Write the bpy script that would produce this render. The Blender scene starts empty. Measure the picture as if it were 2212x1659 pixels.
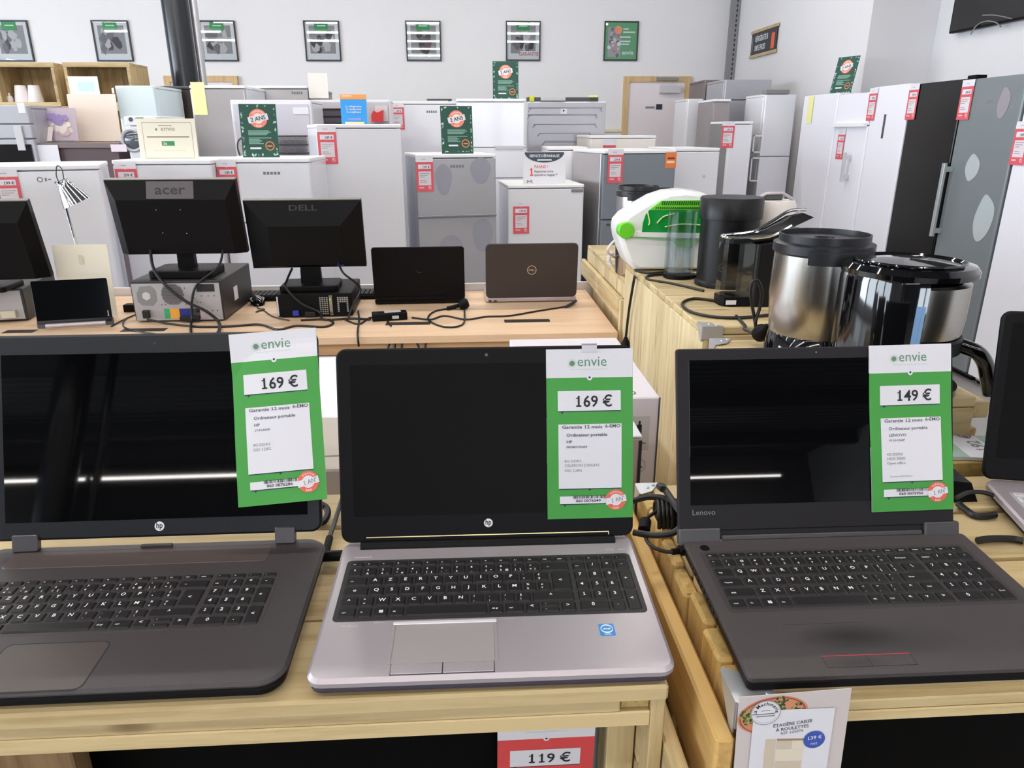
import bpy, bmesh, math, random
from mathutils import Matrix, Vector
random.seed(7)
SC = bpy.context.scene
COL = SC.collection
# ------------------------------------------------------------------ camera
F, PITCH, ROLL, YAW = 1569.0, .3339, -.0018, .0589
CAMZ = 1.42
CAM = Vector((0, 0, CAMZ))
_c, _s, _cy, _sy = math.cos(PITCH), math.sin(PITCH), math.cos(YAW), math.sin(YAW)
FWD = Vector((_sy * _c, _cy * _c, -_s)); _up = Vector((_sy * _s, _cy * _s, _c)); _rt = Vector((_cy, -_sy, 0))
RIGHT = math.cos(ROLL) * _rt + math.sin(ROLL) * _up
UP = -math.sin(ROLL) * _rt + math.cos(ROLL) * _up
cam_d = bpy.data.cameras.new('camera'); cam = bpy.data.objects.new('camera', cam_d); COL.objects.link(cam)
cam_d.sensor_fit = 'HORIZONTAL'; cam_d.sensor_width = 36; cam_d.lens = F / 2212 * 36
cam_d.clip_start = .02; cam_d.clip_end = 100
m3 = Matrix((RIGHT, UP, -FWD)).transposed()
cam.matrix_world = Matrix.Translation(CAM) @ m3.to_4x4()
SC.camera = cam
# ------------------------------------------------------------------ world, light, exposure
w = bpy.data.worlds.new('world'); SC.world = w; w.use_nodes = True
w.node_tree.nodes['Background'].inputs[0].default_value = (.78, .88, 1, 1)
w.node_tree.nodes['Background'].inputs[1].default_value = .6
SC.view_settings.view_transform = 'Standard'; SC.view_settings.look = 'None'
SC.view_settings.gamma = 1; SC.view_settings.use_curve_mapping = False
SC.view_settings.exposure = -0.08
SC.cycles.max_bounces = 10; SC.cycles.diffuse_bounces = 5; SC.cycles.transparent_max_bounces = 12
SC.cycles.sample_clamp_indirect = 6; SC.cycles.use_denoising = True
SC.cycles.caustics_reflective = False; SC.cycles.caustics_refractive = False

def area(name, loc, target, sx, sy, power, col, spread=None):
    d = bpy.data.lights.new(name, 'AREA'); d.shape = 'RECTANGLE'; d.size = sx; d.size_y = sy; d.energy = power; d.color = col
    if spread: d.spread = spread
    o = bpy.data.objects.new(name, d); COL.objects.link(o)
    o.location = loc; o.rotation_euler = (Vector(target) - Vector(loc)).to_track_quat('-Z', 'Y').to_euler()
    return o
DAY = (.80, .90, 1.0)
# daylight coming in through the windows of the left wall and of the shop front behind the viewer
for i, (yy, pw_) in enumerate(((-6.4, 240), (-2.9, 260), (.6, 300), (4.1, 470))):
    area('daylight_left_%d' % i, (-11.9, yy, 1.95), (0, yy, 1.9), 3.0, 2.6, pw_, DAY)
for i, xx in enumerate((-.5, 3.1)):
    area('daylight_front_%d' % i, (xx, -19.9, 1.5), (xx, 0, 1.6), 3.2, 2.1, 260, DAY)

# ------------------------------------------------------------------ pixel -> plane helpers (true positions of the measured things)
def ray(px, py): return FWD + RIGHT * ((px - 1106) / F) - UP * ((py - 829.5) / F)
def Zp(px, py, z): d = ray(px, py); return CAM + d * ((z - CAMZ) / d.z)
def Yp(px, py, y): d = ray(px, py); return CAM + d * (y / d.y)
def Xp(px, py, x): d = ray(px, py); return CAM + d * (x / d.x)

# ------------------------------------------------------------------ materials
MATS = {}
def s2l(c):
    return tuple(((v / 255) / 12.92 if v / 255 <= .04045 else ((v / 255 + .055) / 1.055) ** 2.4) for v in c)
def mat(name, rgb, rough=.5, metal=0., spec=.5, coat=0., trans=0., emit=0., alpha=1., bump=None, var=0.):
    """rgb in sRGB 0..255"""
    if name in MATS: return MATS[name]
    m = bpy.data.materials.new(name); m.use_nodes = True
    nt = m.node_tree; b = nt.nodes['Principled BSDF']
    c = s2l(rgb) + (1,)
    b.inputs['Base Color'].default_value = c
    b.inputs['Roughness'].default_value = rough; b.inputs['Metallic'].default_value = metal
    b.inputs['Specular IOR Level'].default_value = spec
    b.inputs['Coat Weight'].default_value = coat; b.inputs['Coat Roughness'].default_value = .05
    b.inputs['Transmission Weight'].default_value = trans; b.inputs['Alpha'].default_value = alpha
    if emit:
        b.inputs['Emission Color'].default_value = c; b.inputs['Emission Strength'].default_value = emit
    tc = nt.nodes.new('ShaderNodeTexCoord'); nz = nt.nodes.new('ShaderNodeTexNoise')
    nz.inputs['Scale'].default_value = bump[0] if bump else 6; nz.inputs['Detail'].default_value = 3
    nt.links.new(tc.outputs['Object'], nz.inputs['Vector'])
    if var:
        mx = nt.nodes.new('ShaderNodeMixRGB'); mx.blend_type = 'MIX'
        mx.inputs[1].default_value = tuple(v * (1 - var) for v in c[:3]) + (1,)
        mx.inputs[2].default_value = tuple(min(1, v * (1 + var)) for v in c[:3]) + (1,)
        nt.links.new(nz.outputs['Fac'], mx.inputs[0]); nt.links.new(mx.outputs[0], b.inputs['Base Color'])
    if bump:
        bp = nt.nodes.new('ShaderNodeBump'); bp.inputs['Strength'].default_value = bump[1]; bp.inputs['Distance'].default_value = .002
        nt.links.new(nz.outputs['Fac'], bp.inputs['Height']); nt.links.new(bp.outputs[0], b.inputs['Normal'])
    MATS[name] = m
    return m
def wood(name, light, dark, axis, rough=.55, knots=True, island=.22, scale=1.0, dirt=0.):
    if name in MATS: return MATS[name]
    m = bpy.data.materials.new(name); m.use_nodes = True
    nt = m.node_tree; N = nt.nodes.new; L = nt.links.new; b = nt.nodes['Principled BSDF']
    b.inputs['Roughness'].default_value = rough; b.inputs['Specular IOR Level'].default_value = .3
    tc = N('ShaderNodeTexCoord'); geo = N('ShaderNodeNewGeometry')
    off = N('ShaderNodeVectorMath'); off.operation = 'SCALE'; off.inputs[0].default_value = (3.1, 5.7, 7.3)
    L(geo.outputs['Random Per Island'], off.inputs['Scale'])
    ad = N('ShaderNodeVectorMath'); ad.operation = 'ADD'; L(tc.outputs['Object'], ad.inputs[0]); L(off.outputs[0], ad.inputs[1])
    mp = N('ShaderNodeMapping'); sc = [26 * scale] * 3; sc['xyz'.index(axis)] = 1.6 * scale
    mp.inputs['Scale'].default_value = sc; L(ad.outputs[0], mp.inputs['Vector'])
    n1 = N('ShaderNodeTexNoise'); n1.inputs['Scale'].default_value = 1.2; n1.inputs['Detail'].default_value = 6; n1.inputs['Distortion'].default_value = .8
    L(mp.outputs[0], n1.inputs['Vector'])
    n2 = N('ShaderNodeTexNoise'); n2.inputs['Scale'].default_value = 7; n2.inputs['Detail'].default_value = 3; L(mp.outputs[0], n2.inputs['Vector'])
    mix = N('ShaderNodeMath'); mix.operation = 'MULTIPLY_ADD'; mix.inputs[1].default_value = .35; L(n2.outputs['Fac'], mix.inputs[0]); L(n1.outputs['Fac'], mix.inputs[2])
    rp = N('ShaderNodeValToRGB'); e = rp.color_ramp.elements
    e[0].position = .42; e[0].color = s2l(dark) + (1,); e[1].position = .72; e[1].color = s2l(light) + (1,)
    L(mix.outputs[0], rp.inputs[0])
    hs = N('ShaderNodeHueSaturation'); mr = N('ShaderNodeMapRange'); mr.inputs['To Min'].default_value = 1 - island; mr.inputs['To Max'].default_value = 1 + island * .4
    L(geo.outputs['Random Per Island'], mr.inputs['Value']); L(mr.outputs[0], hs.inputs['Value']); L(rp.outputs[0], hs.inputs['Color'])
    out = hs.outputs[0]
    if knots:
        mk = N('ShaderNodeMapping'); ks = [9.] * 3; ks['xyz'.index(axis)] = 3.2; mk.inputs['Scale'].default_value = ks; L(ad.outputs[0], mk.inputs['Vector'])
        vo = N('ShaderNodeTexVoronoi'); vo.inputs['Scale'].default_value = 1.0; L(mk.outputs[0], vo.inputs['Vector'])
        kr = N('ShaderNodeValToRGB'); ke = kr.color_ramp.elements
        ke[0].position = .035; ke[0].color = (1, 1, 1, 1); ke[1].position = .11; ke[1].color = (0, 0, 0, 1); L(vo.outputs['Distance'], kr.inputs[0])
        mk2 = N('ShaderNodeMixRGB'); mk2.inputs[2].default_value = s2l((96, 66, 36)) + (1,); L(kr.outputs[0], mk2.inputs[0]); L(out, mk2.inputs[1]); out = mk2.outputs[0]
    if dirt:
        md = N('ShaderNodeMapping'); ds = [40.] * 3; ds['xyz'.index(axis)] = 5; md.inputs['Scale'].default_value = ds; L(ad.outputs[0], md.inputs['Vector'])
        nd = N('ShaderNodeTexNoise'); nd.inputs['Scale'].default_value = 1.; nd.inputs['Detail'].default_value = 4; L(md.outputs[0], nd.inputs['Vector'])
        dr = N('ShaderNodeValToRGB'); de = dr.color_ramp.elements
        de[0].position = .62; de[0].color = (0, 0, 0, 1); de[1].position = .72; de[1].color = (dirt, dirt, dirt, 1); L(nd.outputs['Fac'], dr.inputs[0])
        mx = N('ShaderNodeMixRGB'); mx.inputs[2].default_value = s2l((70, 58, 44)) + (1,); L(dr.outputs[0], mx.inputs[0]); L(out, mx.inputs[1]); out = mx.outputs[0]
    L(out, b.inputs['Base Color'])
    bp = N('ShaderNodeBump'); bp.inputs['Strength'].default_value = .15; bp.inputs['Distance'].default_value = .002
    L(mix.outputs[0], bp.inputs['Height']); L(bp.outputs[0], b.inputs['Normal'])
    MATS[name] = m
    return m
PL, PD = (207, 185, 140), (174, 149, 103)
WX = wood('pine_x', PL, PD, 'x'); WY = wood('pine_y', PL, PD, 'y'); WZ = wood('pine_z', PL, PD, 'z')
CPZ = wood('counter_pine_z', (226, 208, 168), (202, 180, 134), 'z', island=.10, dirt=.45); CPY = wood('counter_pine_y', (212, 191, 148), (176, 152, 108), 'y', dirt=.6); CPX = wood('counter_pine_x', (212, 191, 148), (176, 152, 108), 'x', dirt=.6)
OAK = wood('desk_oak', (232, 200, 168), (218, 182, 146), 'x', rough=.4, knots=False, island=.0, scale=.6)
BLK = mat('black_plastic', (17, 16, 18), .42, spec=.12, bump=(900, .05)); BLKM = mat('matt_black', (12, 11, 12), .6, spec=.15); BLKG = mat('gloss_black', (9, 9, 11), .06, coat=.5)
CHAR = mat('charcoal_plastic', (54, 49, 50), .55, bump=(1500, .08)); SLV = mat('silver_metal', (186, 178, 184), .38, metal=.55, bump=(2500, .03))
GREY = mat('grey_plastic', (128, 128, 130), .5); LGREY = mat('light_grey', (196, 196, 200), .45); DGREY = mat('dark_grey', (70, 70, 73), .5)
CHROME = mat('chrome', (225, 225, 228), .08, metal=1.); STEEL = mat('brushed_steel', (190, 187, 182), .24, metal=1., bump=(300, .02)); ZINC = mat('zinc', (200, 203, 208), .34, metal=.6)
WHITE = mat('white_paint', (238, 238, 240), .45); PAPER = mat('white_paper', (224, 223, 230), .7); INK = mat('black_ink', (34, 34, 40), .8); GINK = mat('grey_ink', (120, 124, 124), .8)
ENAMEL = mat('white_enamel', (226, 226, 232), .28, coat=.2); CREAM = mat('cream_paper', (236, 230, 212), .8)
GREEN = mat('tag_green', (62, 150, 62), .6, var=.04); NAVY = mat('tag_navy', (32, 44, 62), .7); TAGRED = mat('tag_red', (214, 70, 72), .6); BADGE = mat('badge_coral', (222, 104, 84), .7)
LEG = mat('legend_white', (244, 244, 244), .6); CABLE = mat('cable_black', (18, 17, 18), .45); LOGOG = mat('logo_green', (96, 140, 116), .8)
PINKRED = mat('tag_pink', (216, 88, 100), .6); CARDG = mat('card_green', (28, 76, 62), .6); LEAFG = mat('card_leaf', (150, 196, 176), .7)
GLASSY = None
def glass(name, rgb, alpha=.12, rough=.03):
    """thin clear plastic/glass sheet: mostly see-through with a clear reflection"""
    if name in MATS: return MATS[name]
    m = bpy.data.materials.new(name); m.use_nodes = True; nt = m.node_tree; N = nt.nodes.new; L = nt.links.new
    nt.nodes.remove(nt.nodes['Principled BSDF']); out = nt.nodes['Material Output']
    tr = N('ShaderNodeBsdfTransparent'); tr.inputs[0].default_value = s2l(rgb) + (1,)
    gl = N('ShaderNodeBsdfGlossy'); gl.inputs['Roughness'].default_value = rough
    lw = N('ShaderNodeLayerWeight'); lw.inputs['Blend'].default_value = .5; pw = N('ShaderNodeMath'); pw.operation = 'POWER'; pw.inputs[1].default_value = 4.; L(lw.outputs['Facing'], pw.inputs[0])
    ma = N('ShaderNodeMath'); ma.operation = 'MULTIPLY_ADD'; ma.inputs[1].default_value = .7; ma.inputs[2].default_value = .04 + alpha * .1; L(pw.outputs[0], ma.inputs[0])
    mx = N('ShaderNodeMixShader'); L(ma.outputs[0], mx.inputs[0]); L(tr.outputs[0], mx.inputs[1]); L(gl.outputs[0], mx.inputs[2])
    L(mx.outputs[0], out.inputs['Surface']); MATS[name] = m
    return m

# ------------------------------------------------------------------ text glyphs (built-in font turned into flat meshes)
GLY = {}
def _gl(ch, bold):
    k = (ch, bold)
    if k in GLY: return GLY[k]
    def mk(body):
        cu = bpy.data.curves.new('t', 'FONT'); cu.body = body; cu.size = 1; cu.resolution_u = 2; cu.fill_mode = 'FRONT'
        cu.offset = .016 if bold else 0
        o = bpy.data.objects.new('t', cu); me = bpy.data.meshes.new_from_object(o)
        vs = [(v.co.x, v.co.y) for v in me.vertices]; fs = [tuple(p.vertices) for p in me.polygons]
        bpy.data.objects.remove(o); bpy.data.curves.remove(cu); bpy.data.meshes.remove(me)
        return vs, fs
    vs, fs = mk(ch) if ch != ' ' else ([], [])
    if ch == '1':                                      # a figure one with flag and foot
        h = max(v[1] for v in mk('H')[0]); t_ = .062 if bold else .045; c = .30
        vs = [(c - t_, .0), (c + t_, 0), (c + t_, h), (c - t_ * .6, h), (c - t_, h * .97), (c - t_, h * .86), (c - .17, h * .80), (c - .17, h * .69), (c - t_, h * .75), (c - .17, 0), (c - .17, .1 if bold else .075), (c - t_, .1 if bold else .075), (c + t_, .1 if bold else .075), (c + .17, .1 if bold else .075), (c + .17, 0)]
        fs = [(0, 1, 2, 3, 4), (8, 5, 4, 7)[:0] or (7, 8, 5, 6), (9, 0, 11, 10), (1, 14, 13, 12)]
        GLY[(ch, bold)] = (vs, fs, .58); return GLY[(ch, bold)]
    a = max(v[0] for v in mk(ch + '|')[0]) - max(v[0] for v in mk('|')[0])
    GLY[k] = (vs, fs, a)
    return GLY[k]
def sq(ref, size, width, bold=True):
    return width / text_geo(ref, size, bold)[2]
def text_geo(s, size, bold=False, squeeze=1., align='L'):
    V, Fc, x = [], [], 0.
    for ch in s:
        vs, fs, a = _gl(ch, bold)
        o = len(V); V += [(x + p[0], p[1]) for p in vs]; Fc += [tuple(i + o for i in f) for f in fs]; x += a
    w = x; sh = {'L': 0, 'C': -w / 2, 'R': -w}[align]
    return [((p[0] + sh) * size * squeeze, p[1] * size) for p in V], Fc, w * size * squeeze

# ------------------------------------------------------------------ mesh builder
def rrect(x0, y0, x1, y1, r, seg=4):
    r = max(1e-5, min(r, (x1 - x0) / 2 - 1e-6, (y1 - y0) / 2 - 1e-6)); pts = []
    for cx, cy, a0 in ((x1 - r, y1 - r, 0), (x0 + r, y1 - r, 90), (x0 + r, y0 + r, 180), (x1 - r, y0 + r, 270)):
        for i in range(seg + 1):
            a = math.radians(a0 + 90 * i / seg); pts.append((cx + r * math.cos(a), cy + r * math.sin(a)))
    return pts
class MB:
    def __init__(s, M=None): s.v, s.f, s.m, s.sm, s.M = [], [], [], [], M
    def add(s, vs, fs, mi=0, M=None, smooth=False, warp=None):
        o = len(s.v); MM = M if M is not None else s.M
        for p in vs:
            p = Vector(p)
            if MM is not None: p = MM @ p
            if warp: p = warp(p)
            s.v.append(tuple(p))
        for f in fs: s.f.append(tuple(i + o for i in f)); s.m.append(mi); s.sm.append(smooth)
        return s
    def loops(s, ls, mi=0, M=None, smooth=False, caps=True, warp=None, closed=True):
        n = len(ls[0]); vs = [p for l in ls for p in l]; fs = []
        for k in range(len(ls) - 1):
            for i in range(n if closed else n - 1):
                j = (i + 1) % n; fs.append((k * n + i, k * n + j, (k + 1) * n + j, (k + 1) * n + i))
        s.add(vs, fs, mi, M, smooth, warp)
        if caps:
            s.add(ls[0], [tuple(reversed(range(n)))], mi, M, False, warp); s.add(ls[-1], [tuple(range(n))], mi, M, False, warp)
        return s
    def box(s, x0, x1, y0, y1, z0, z1, mi=0, M=None, c=.0015):
        c = min(c, (x1 - x0) * .3, (y1 - y0) * .3, (z1 - z0) * .3)
        return s.rbox(x0, x1, y0, y1, z0, z1, c, c, 1, mi, M)
    def rbox(s, x0, x1, y0, y1, z0, z1, r=.005, c=.001, seg=4, mi=0, M=None, smooth=False, ztap=0.):
        t = ztap
        A = rrect(x0 + c, y0 + c, x1 - c, y1 - c, r - c, seg); B = rrect(x0, y0, x1, y1, r, seg)
        C_ = rrect(x0 + t, y0 + t, x1 - t, y1 - t, r, seg); D = rrect(x0 + c + t, y0 + c + t, x1 - c - t, y1 - c - t, r - c, seg)
        return s.loops([[(x, y, z0) for x, y in A], [(x, y, z0 + c) for x, y in B], [(x, y, z1 - c) for x, y in C_], [(x, y, z1) for x, y in D]], mi, M, smooth)
    def prism(s, pts, z0, z1, mi=0, M=None, warp=None):
        return s.loops([[(x, y, z0) for x, y in pts], [(x, y, z1) for x, y in pts]], mi, M, False, True, warp)
    def lathe(s, prof, seg=32, mi=0, M=None, smooth=True, a0=0., a1=360., caps=False):
        full = abs(a1 - a0 - 360) < 1e-6; n = seg if full else seg + 1; ls = []
        for r, z in prof:
            ls.append([(r * math.cos(math.radians(a0 + (a1 - a0) * i / seg)), r * math.sin(math.radians(a0 + (a1 - a0) * i / seg)), z) for i in range(n)])
        return s.loops(ls, mi, M, smooth, caps, None, full)
    def cyl(s, x, y, z0, z1, r, seg=24, mi=0, M=None, r2=None, c=.001):
        r2 = r if r2 is None else r2; T = (M if M is not None else (s.M if s.M is not None else Matrix())) @ Matrix.Translation((x, y, 0))
        return s.lathe([(r - c, z0), (r, z0 + c), (r2, z1 - c), (r2 - c, z1)], seg, mi, T, True, caps=True)
    def tube(s, pts, r, seg=8, mi=0, M=None, smooth_steps=6):
        P = [Vector(p) for p in pts]
        if smooth_steps > 1 and len(P) > 2:
            Q = []
            for i in range(len(P) - 1):
                p0, p1, p2, p3 = P[max(i - 1, 0)], P[i], P[i + 1], P[min(i + 2, len(P) - 1)]
                for k in range(smooth_steps):
                    t = k / smooth_steps
                    Q.append(.5 * ((2 * p1) + (-p0 + p2) * t + (2 * p0 - 5 * p1 + 4 * p2 - p3) * t * t + (-p0 + 3 * p1 - 3 * p2 + p3) * t ** 3))
            P = Q + [P[-1]]
        ls = []; u = None
        for i, p in enumerate(P):
            t = (P[min(i + 1, len(P) - 1)] - P[max(i - 1, 0)]).normalized()
            if u is None: u = t.orthogonal().normalized()
            u = (u - t * u.dot(t)); u = u.normalized() if u.length > 1e-6 else t.orthogonal().normalized(); v = t.cross(u)
            ls.append([tuple(p + r * (math.cos(2 * math.pi * k / seg) * u + math.sin(2 * math.pi * k / seg) * v)) for k in range(seg)])
        return s.loops(ls, mi, M, True)
    def bar(s, a, b, w_, h_, mi=0, up=(0, 0, 1), c=.001):
        """straight square bar from a to b"""
        a, b = Vector(a), Vector(b); d = (b - a); L = d.length; y = d.normalized(); z = Vector(up); z = (z - y * z.dot(y)).normalized(); x = y.cross(z)
        M = Matrix((x, y, z)).transposed().to_4x4(); M.translation = a
        return s.box(-w_ / 2, w_ / 2, 0, L, -h_ / 2, h_ / 2, mi, (s.M @ M) if s.M is not None else M, c)
    def text(s, t, size, x, y, z, mi=0, M=None, bold=False, align='L', squeeze=1., warp=None, rot=0.):
        V, Fc, w_ = text_geo(t, size, bold, squeeze, align); cr, sr = math.cos(rot), math.sin(rot)
        s.add([(x + p[0] * cr - p[1] * sr, y + p[0] * sr + p[1] * cr, z) for p in V], Fc, mi, M, False, warp)
        return w_
    def quad(s, x0, y0, x1, y1, z, mi=0, M=None, warp=None, nx=1, ny=1):
        vs = [(x0 + (x1 - x0) * i / nx, y0 + (y1 - y0) * j / ny, z) for j in range(ny + 1) for i in range(nx + 1)]
        fs = [(j * (nx + 1) + i, j * (nx + 1) + i + 1, (j + 1) * (nx + 1) + i + 1, (j + 1) * (nx + 1) + i) for j in range(ny) for i in range(nx)]
        return s.add(vs, fs, mi, M, False, warp)
    def disc(s, x, y, r, z, mi=0, M=None, warp=None, seg=24, r0=0.):
        if r0 > 0:
            vs = [(x + q * math.cos(2 * math.pi * i / seg), y + q * math.sin(2 * math.pi * i / seg), z) for q in (r0, r) for i in range(seg)]
            fs = [(i, seg + i, seg + (i + 1) % seg, (i + 1) % seg) for i in range(seg)]
            fs = [tuple(f) for f in fs]
        else:
            vs = [(x + r * math.cos(2 * math.pi * i / seg), y + r * math.sin(2 * math.pi * i / seg), z) for i in range(seg)]; fs = [tuple(range(seg))]
        return s.add(vs, fs, mi, M, False, warp)
    def build(s, name, mats, parent=None, matrix=None):
        me = bpy.data.meshes.new(name); me.from_pydata(s.v, [], s.f)
        for m in (mats if isinstance(mats, (list, tuple)) else [mats]): me.materials.append(m)
        me.polygons.foreach_set('material_index', s.m); me.polygons.foreach_set('use_smooth', s.sm); me.update()
        if any(s.sm): me.set_sharp_from_angle(angle=.62)
        o = bpy.data.objects.new(name, me); COL.objects.link(o)
        if parent is not None: o.parent = parent
        if matrix is not None: o.matrix_local = matrix
        return o
def tag(o, label=None, cat=None, group=None, kind=None):
    if label: o['label'] = label
    if cat: o['category'] = cat
    if group: o['group'] = group
    if kind: o['kind'] = kind
    return o
def thing(name, label, cat, loc=(0, 0, 0), rotz=0., group=None, matrix=None):
    o = bpy.data.objects.new(name, None); COL.objects.link(o); o.empty_display_size = .05
    if matrix is not None: o.matrix_world = matrix
    else: o.location = loc; o.rotation_euler = (0, 0, rotz)
    return tag(o, label, cat, group)
def structure(mb, name, mats): return tag(mb.build(name, mats), kind='structure')
def sub(o): return [c for c in bpy.data.objects if c.parent is o]
def frame(o, x, y, z):
    M = Matrix((Vector(x), Vector(y), Vector(z))).transposed().to_4x4(); M.translation = Vector(o); return M
# ================================================================== the setting
WALLC = mat('wall_paint', (224, 223, 226), .7, var=.015)
YB, XR, XRN, XL, YF, ZC = 10.0, 3.4, 3.98, -12.0, -20.0, 5.0
XE, YS = 10.0, -3.0
structure(MB().box(XL - .2, XE + .2, YF - .2, YB + .2, -.1, 0), 'floor', mat('floor_vinyl', (150, 148, 146), .45, var=.05))
structure(MB().box(XL - .2, XR + .2, YB, YB + .2, 0, ZC, c=.0), 'wall_back', WALLC)
structure(MB().box(XR, XR + .2, 6.75, YB, 0, ZC).box(XR, XRN + .2, 6.55, 6.75, 0, ZC), 'wall_right_far', WALLC)
structure(MB().box(XRN, XRN + .2, YS, 6.55, 0, ZC).box(XRN + .2, XE, YS, YS + .2, 0, ZC).box(XE, XE + .2, YF, YS + .2, 0, ZC), 'wall_right', WALLC)
wb = MB()
wb.box(XL, XE, YF - .2, YF, 0, .35).box(XL, XE, YF - .2, YF, 2.6, ZC).box(XL, -2.2, YF - .2, YF, .35, 2.6).box(1.2, 1.4, YF - .2, YF, .35, 2.6).box(4.8, XE, YF - .2, YF, .35, 2.6)
structure(wb, 'wall_front', mat('grey_wall', (120, 120, 124), .7))
wl = MB(); wl.box(XL - .2, XL, YF, YB, 0, .6).box(XL - .2, XL, YF, YB, 3.3, ZC); ys = [YF, -8.0, -4.8, -4.5, -1.3, -1.0, 2.2, 2.5, 5.7, YB]
for a, b in zip(ys[0::2], ys[1::2]): wl.box(XL - .2, XL, a, b, .6, 3.3)
structure(wl, 'wall_left', WALLC)
n = 1
for a, b in ((-8., -4.8), (-4.5, -1.3), (-1., 2.2), (2.5, 5.7)):
    f = MB(); f.box(XL - .12, XL - .04, a, b, .6, .68).box(XL - .12, XL - .04, a, b, 3.22, 3.3)
    for q in (a, (a + b) / 2 - .04, b - .08): f.box(XL - .12, XL - .04, q, q + .08, .68, 3.22)
    wf = structure(f, 'window_%d' % n, mat('window_alu', (90, 92, 96), .4))
    MB().box(XL - .09, XL - .08, a + .05, b - .05, .65, 3.25).build('pane', glass('pane_glass', (235, 245, 250)), wf); n += 1
for a, b in ((-2.2, 1.2), (1.4, 4.8)):
    f = MB(); f.box(a, b, YF - .12, YF - .04, .35, .43).box(a, b, YF - .12, YF - .04, 2.52, 2.6)
    for q in (a, b - .08): f.box(q, q + .08, YF - .12, YF - .04, .43, 2.52)
    wf = structure(f, 'window_%d' % n, mat('window_alu', (90, 92, 96), .4))
    MB().box(a + .05, b - .05, YF - .09, YF - .08, .4, 2.55).build('pane', MATS['pane_glass'], wf); n += 1
# corrugated steel ceiling
cb = MB(); ls = []; y = YF - .2; k = 0; prof = []
while y < YB + .2:
    for dy, dz in ((0, 0), (.12, 0), (.15, .04), (.27, .04)): prof.append((y + dy, ZC + dz))
    y += .30
cb.add([(x, yy, zz) for yy, zz in prof for x in (XL - .2, XE + .2)] + [(x, yy, ZC + .1) for yy, zz in (prof[0], prof[-1]) for x in (XL - .2, XE + .2)], [(2 * i, 2 * i + 1, 2 * i + 3, 2 * i + 2) for i in range(len(prof) - 1)])
structure(cb, 'ceiling', mat('ceiling_steel', (112, 114, 118), .45, metal=.3))
for i, yy in enumerate((-17, -13, -9, -5, -1, 3, 7)):
    structure(MB().box(XL, XRN if yy > YS else XE, yy - .12, yy + .12, ZC - .34, ZC, c=.004), 'trim_%d' % (10 + i), mat('ceiling_beam', (78, 80, 84), .6))
# rows of fluorescent lamps hanging below the ceiling
LAMPG = 'tube lamps hanging in rows below the ceiling'
TUBE = mat('lamp_tube', (255, 250, 244), .4, emit=26.)
LAMPS = [(x, y) for y in (-1., -3., -5.) for x in (-8.4, -4.8, -1.2, 2.2)] + [(x, y) for y in (1.6, 4.4, 7.2) for x in (-6.4, -2.9, .6)] + [(x, y) for y in (-7.2, -9.5) for x in (-.9,)]
LAMPS += [(x, -14.2) for x in (-10., -6.7, -3.4)] + [(6.9, -18.6)]
for lx, yy in LAMPS:
    for k in (0,):
        x0 = lx - 1.6
        t = thing('ceiling_lamp', 'long white tube lamp hanging in a row below the dark ceiling', 'lamp', (x0 + 1.6, yy, 4.1), 0, LAMPG)
        MB().box(-1.6, 1.6, -.05, .05, .03, .08).build('housing', WHITE, t)
        MB().cyl(0, 0, -1.58, 1.58, .018, 10, M=Matrix.Rotation(math.pi / 2, 4, 'Y')).build('tube', TUBE, t)
        for q in (-1.3, 1.3): MB().tube([(q, 0, .08), (q, 0, .9)], .004, 6, smooth_steps=1).build('suspension_wire', ZINC, t)
        d = bpy.data.lights.new('tube_light', 'AREA'); d.shape = 'RECTANGLE'; d.size = 3.15; d.size_y = .07; d.energy = {1.6: 26, 4.4: 46, 7.2: 40, -1.: 20, -3.: 20, -5.: 20}.get(yy, 26); d.color = (1., .955, .90)
        lo = bpy.data.objects.new('tube_light', d); COL.objects.link(lo); lo.parent = t; lo.location = (0, 0, -.03)
# doors in the back wall
def door(n, px0, px1, pyt, leafmat, closer):
    a, b = Yp(px0, pyt, YB), Yp(px1, pyt, YB); x0, x1, zt = a.x, b.x, a.z
    fr = MB(); y0 = YB - .05
    fr.box(x0, x0 + .07, y0, YB, 0, zt).box(x1 - .07, x1, y0, YB, 0, zt).box(x0 + .07, x1 - .07, y0, YB, zt - .07, zt)
    d = structure(fr, 'door_%d' % n, wood('door_frame_wood', (204, 176, 132), (184, 152, 108), 'z', knots=False, island=0))
    MB().box(x0 + .07, x1 - .07, YB - .03, YB - .005, .01, zt - .07).build('door_leaf', leafmat, d)
    if closer:
        MB().box(x0 + .42, x1 - .18, YB - .09, YB - .05, zt - .055, zt - .015).build('closer_rail', GREY, d)
        MB().box(x1 - .40, x1 - .14, YB - .10, YB - .03, zt - .20, zt - .11).build('door_closer', LGREY, d)
        c = Yp(1414, 232, YB - .035)
        MB().box(c.x + .02, c.x + .10, YB - .036, YB - .03, c.z - .025, c.z + .04).build('door_plate', NAVY, d)
        s_ = MB(frame((c.x, YB - .0365, c.z), (1, 0, 0), (0, 0, 1), (0, -1, 0))); s_.quad(-.12, -.012, .0, .012, .0); s_.build('door_lettering', GREY, d)
        MB().box(x1 - .055, x1 - .02, YB - .075, YB - .05, zt - 1.15, zt - .35).build('pull_bar', LGREY, d)
door(1, 1347, 1491, 165, mat('door_leaf', (226, 218, 222), .5), True)
door(2, 355, 514, 164, mat('door_leaf', (226, 218, 222), .5), False)
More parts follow.
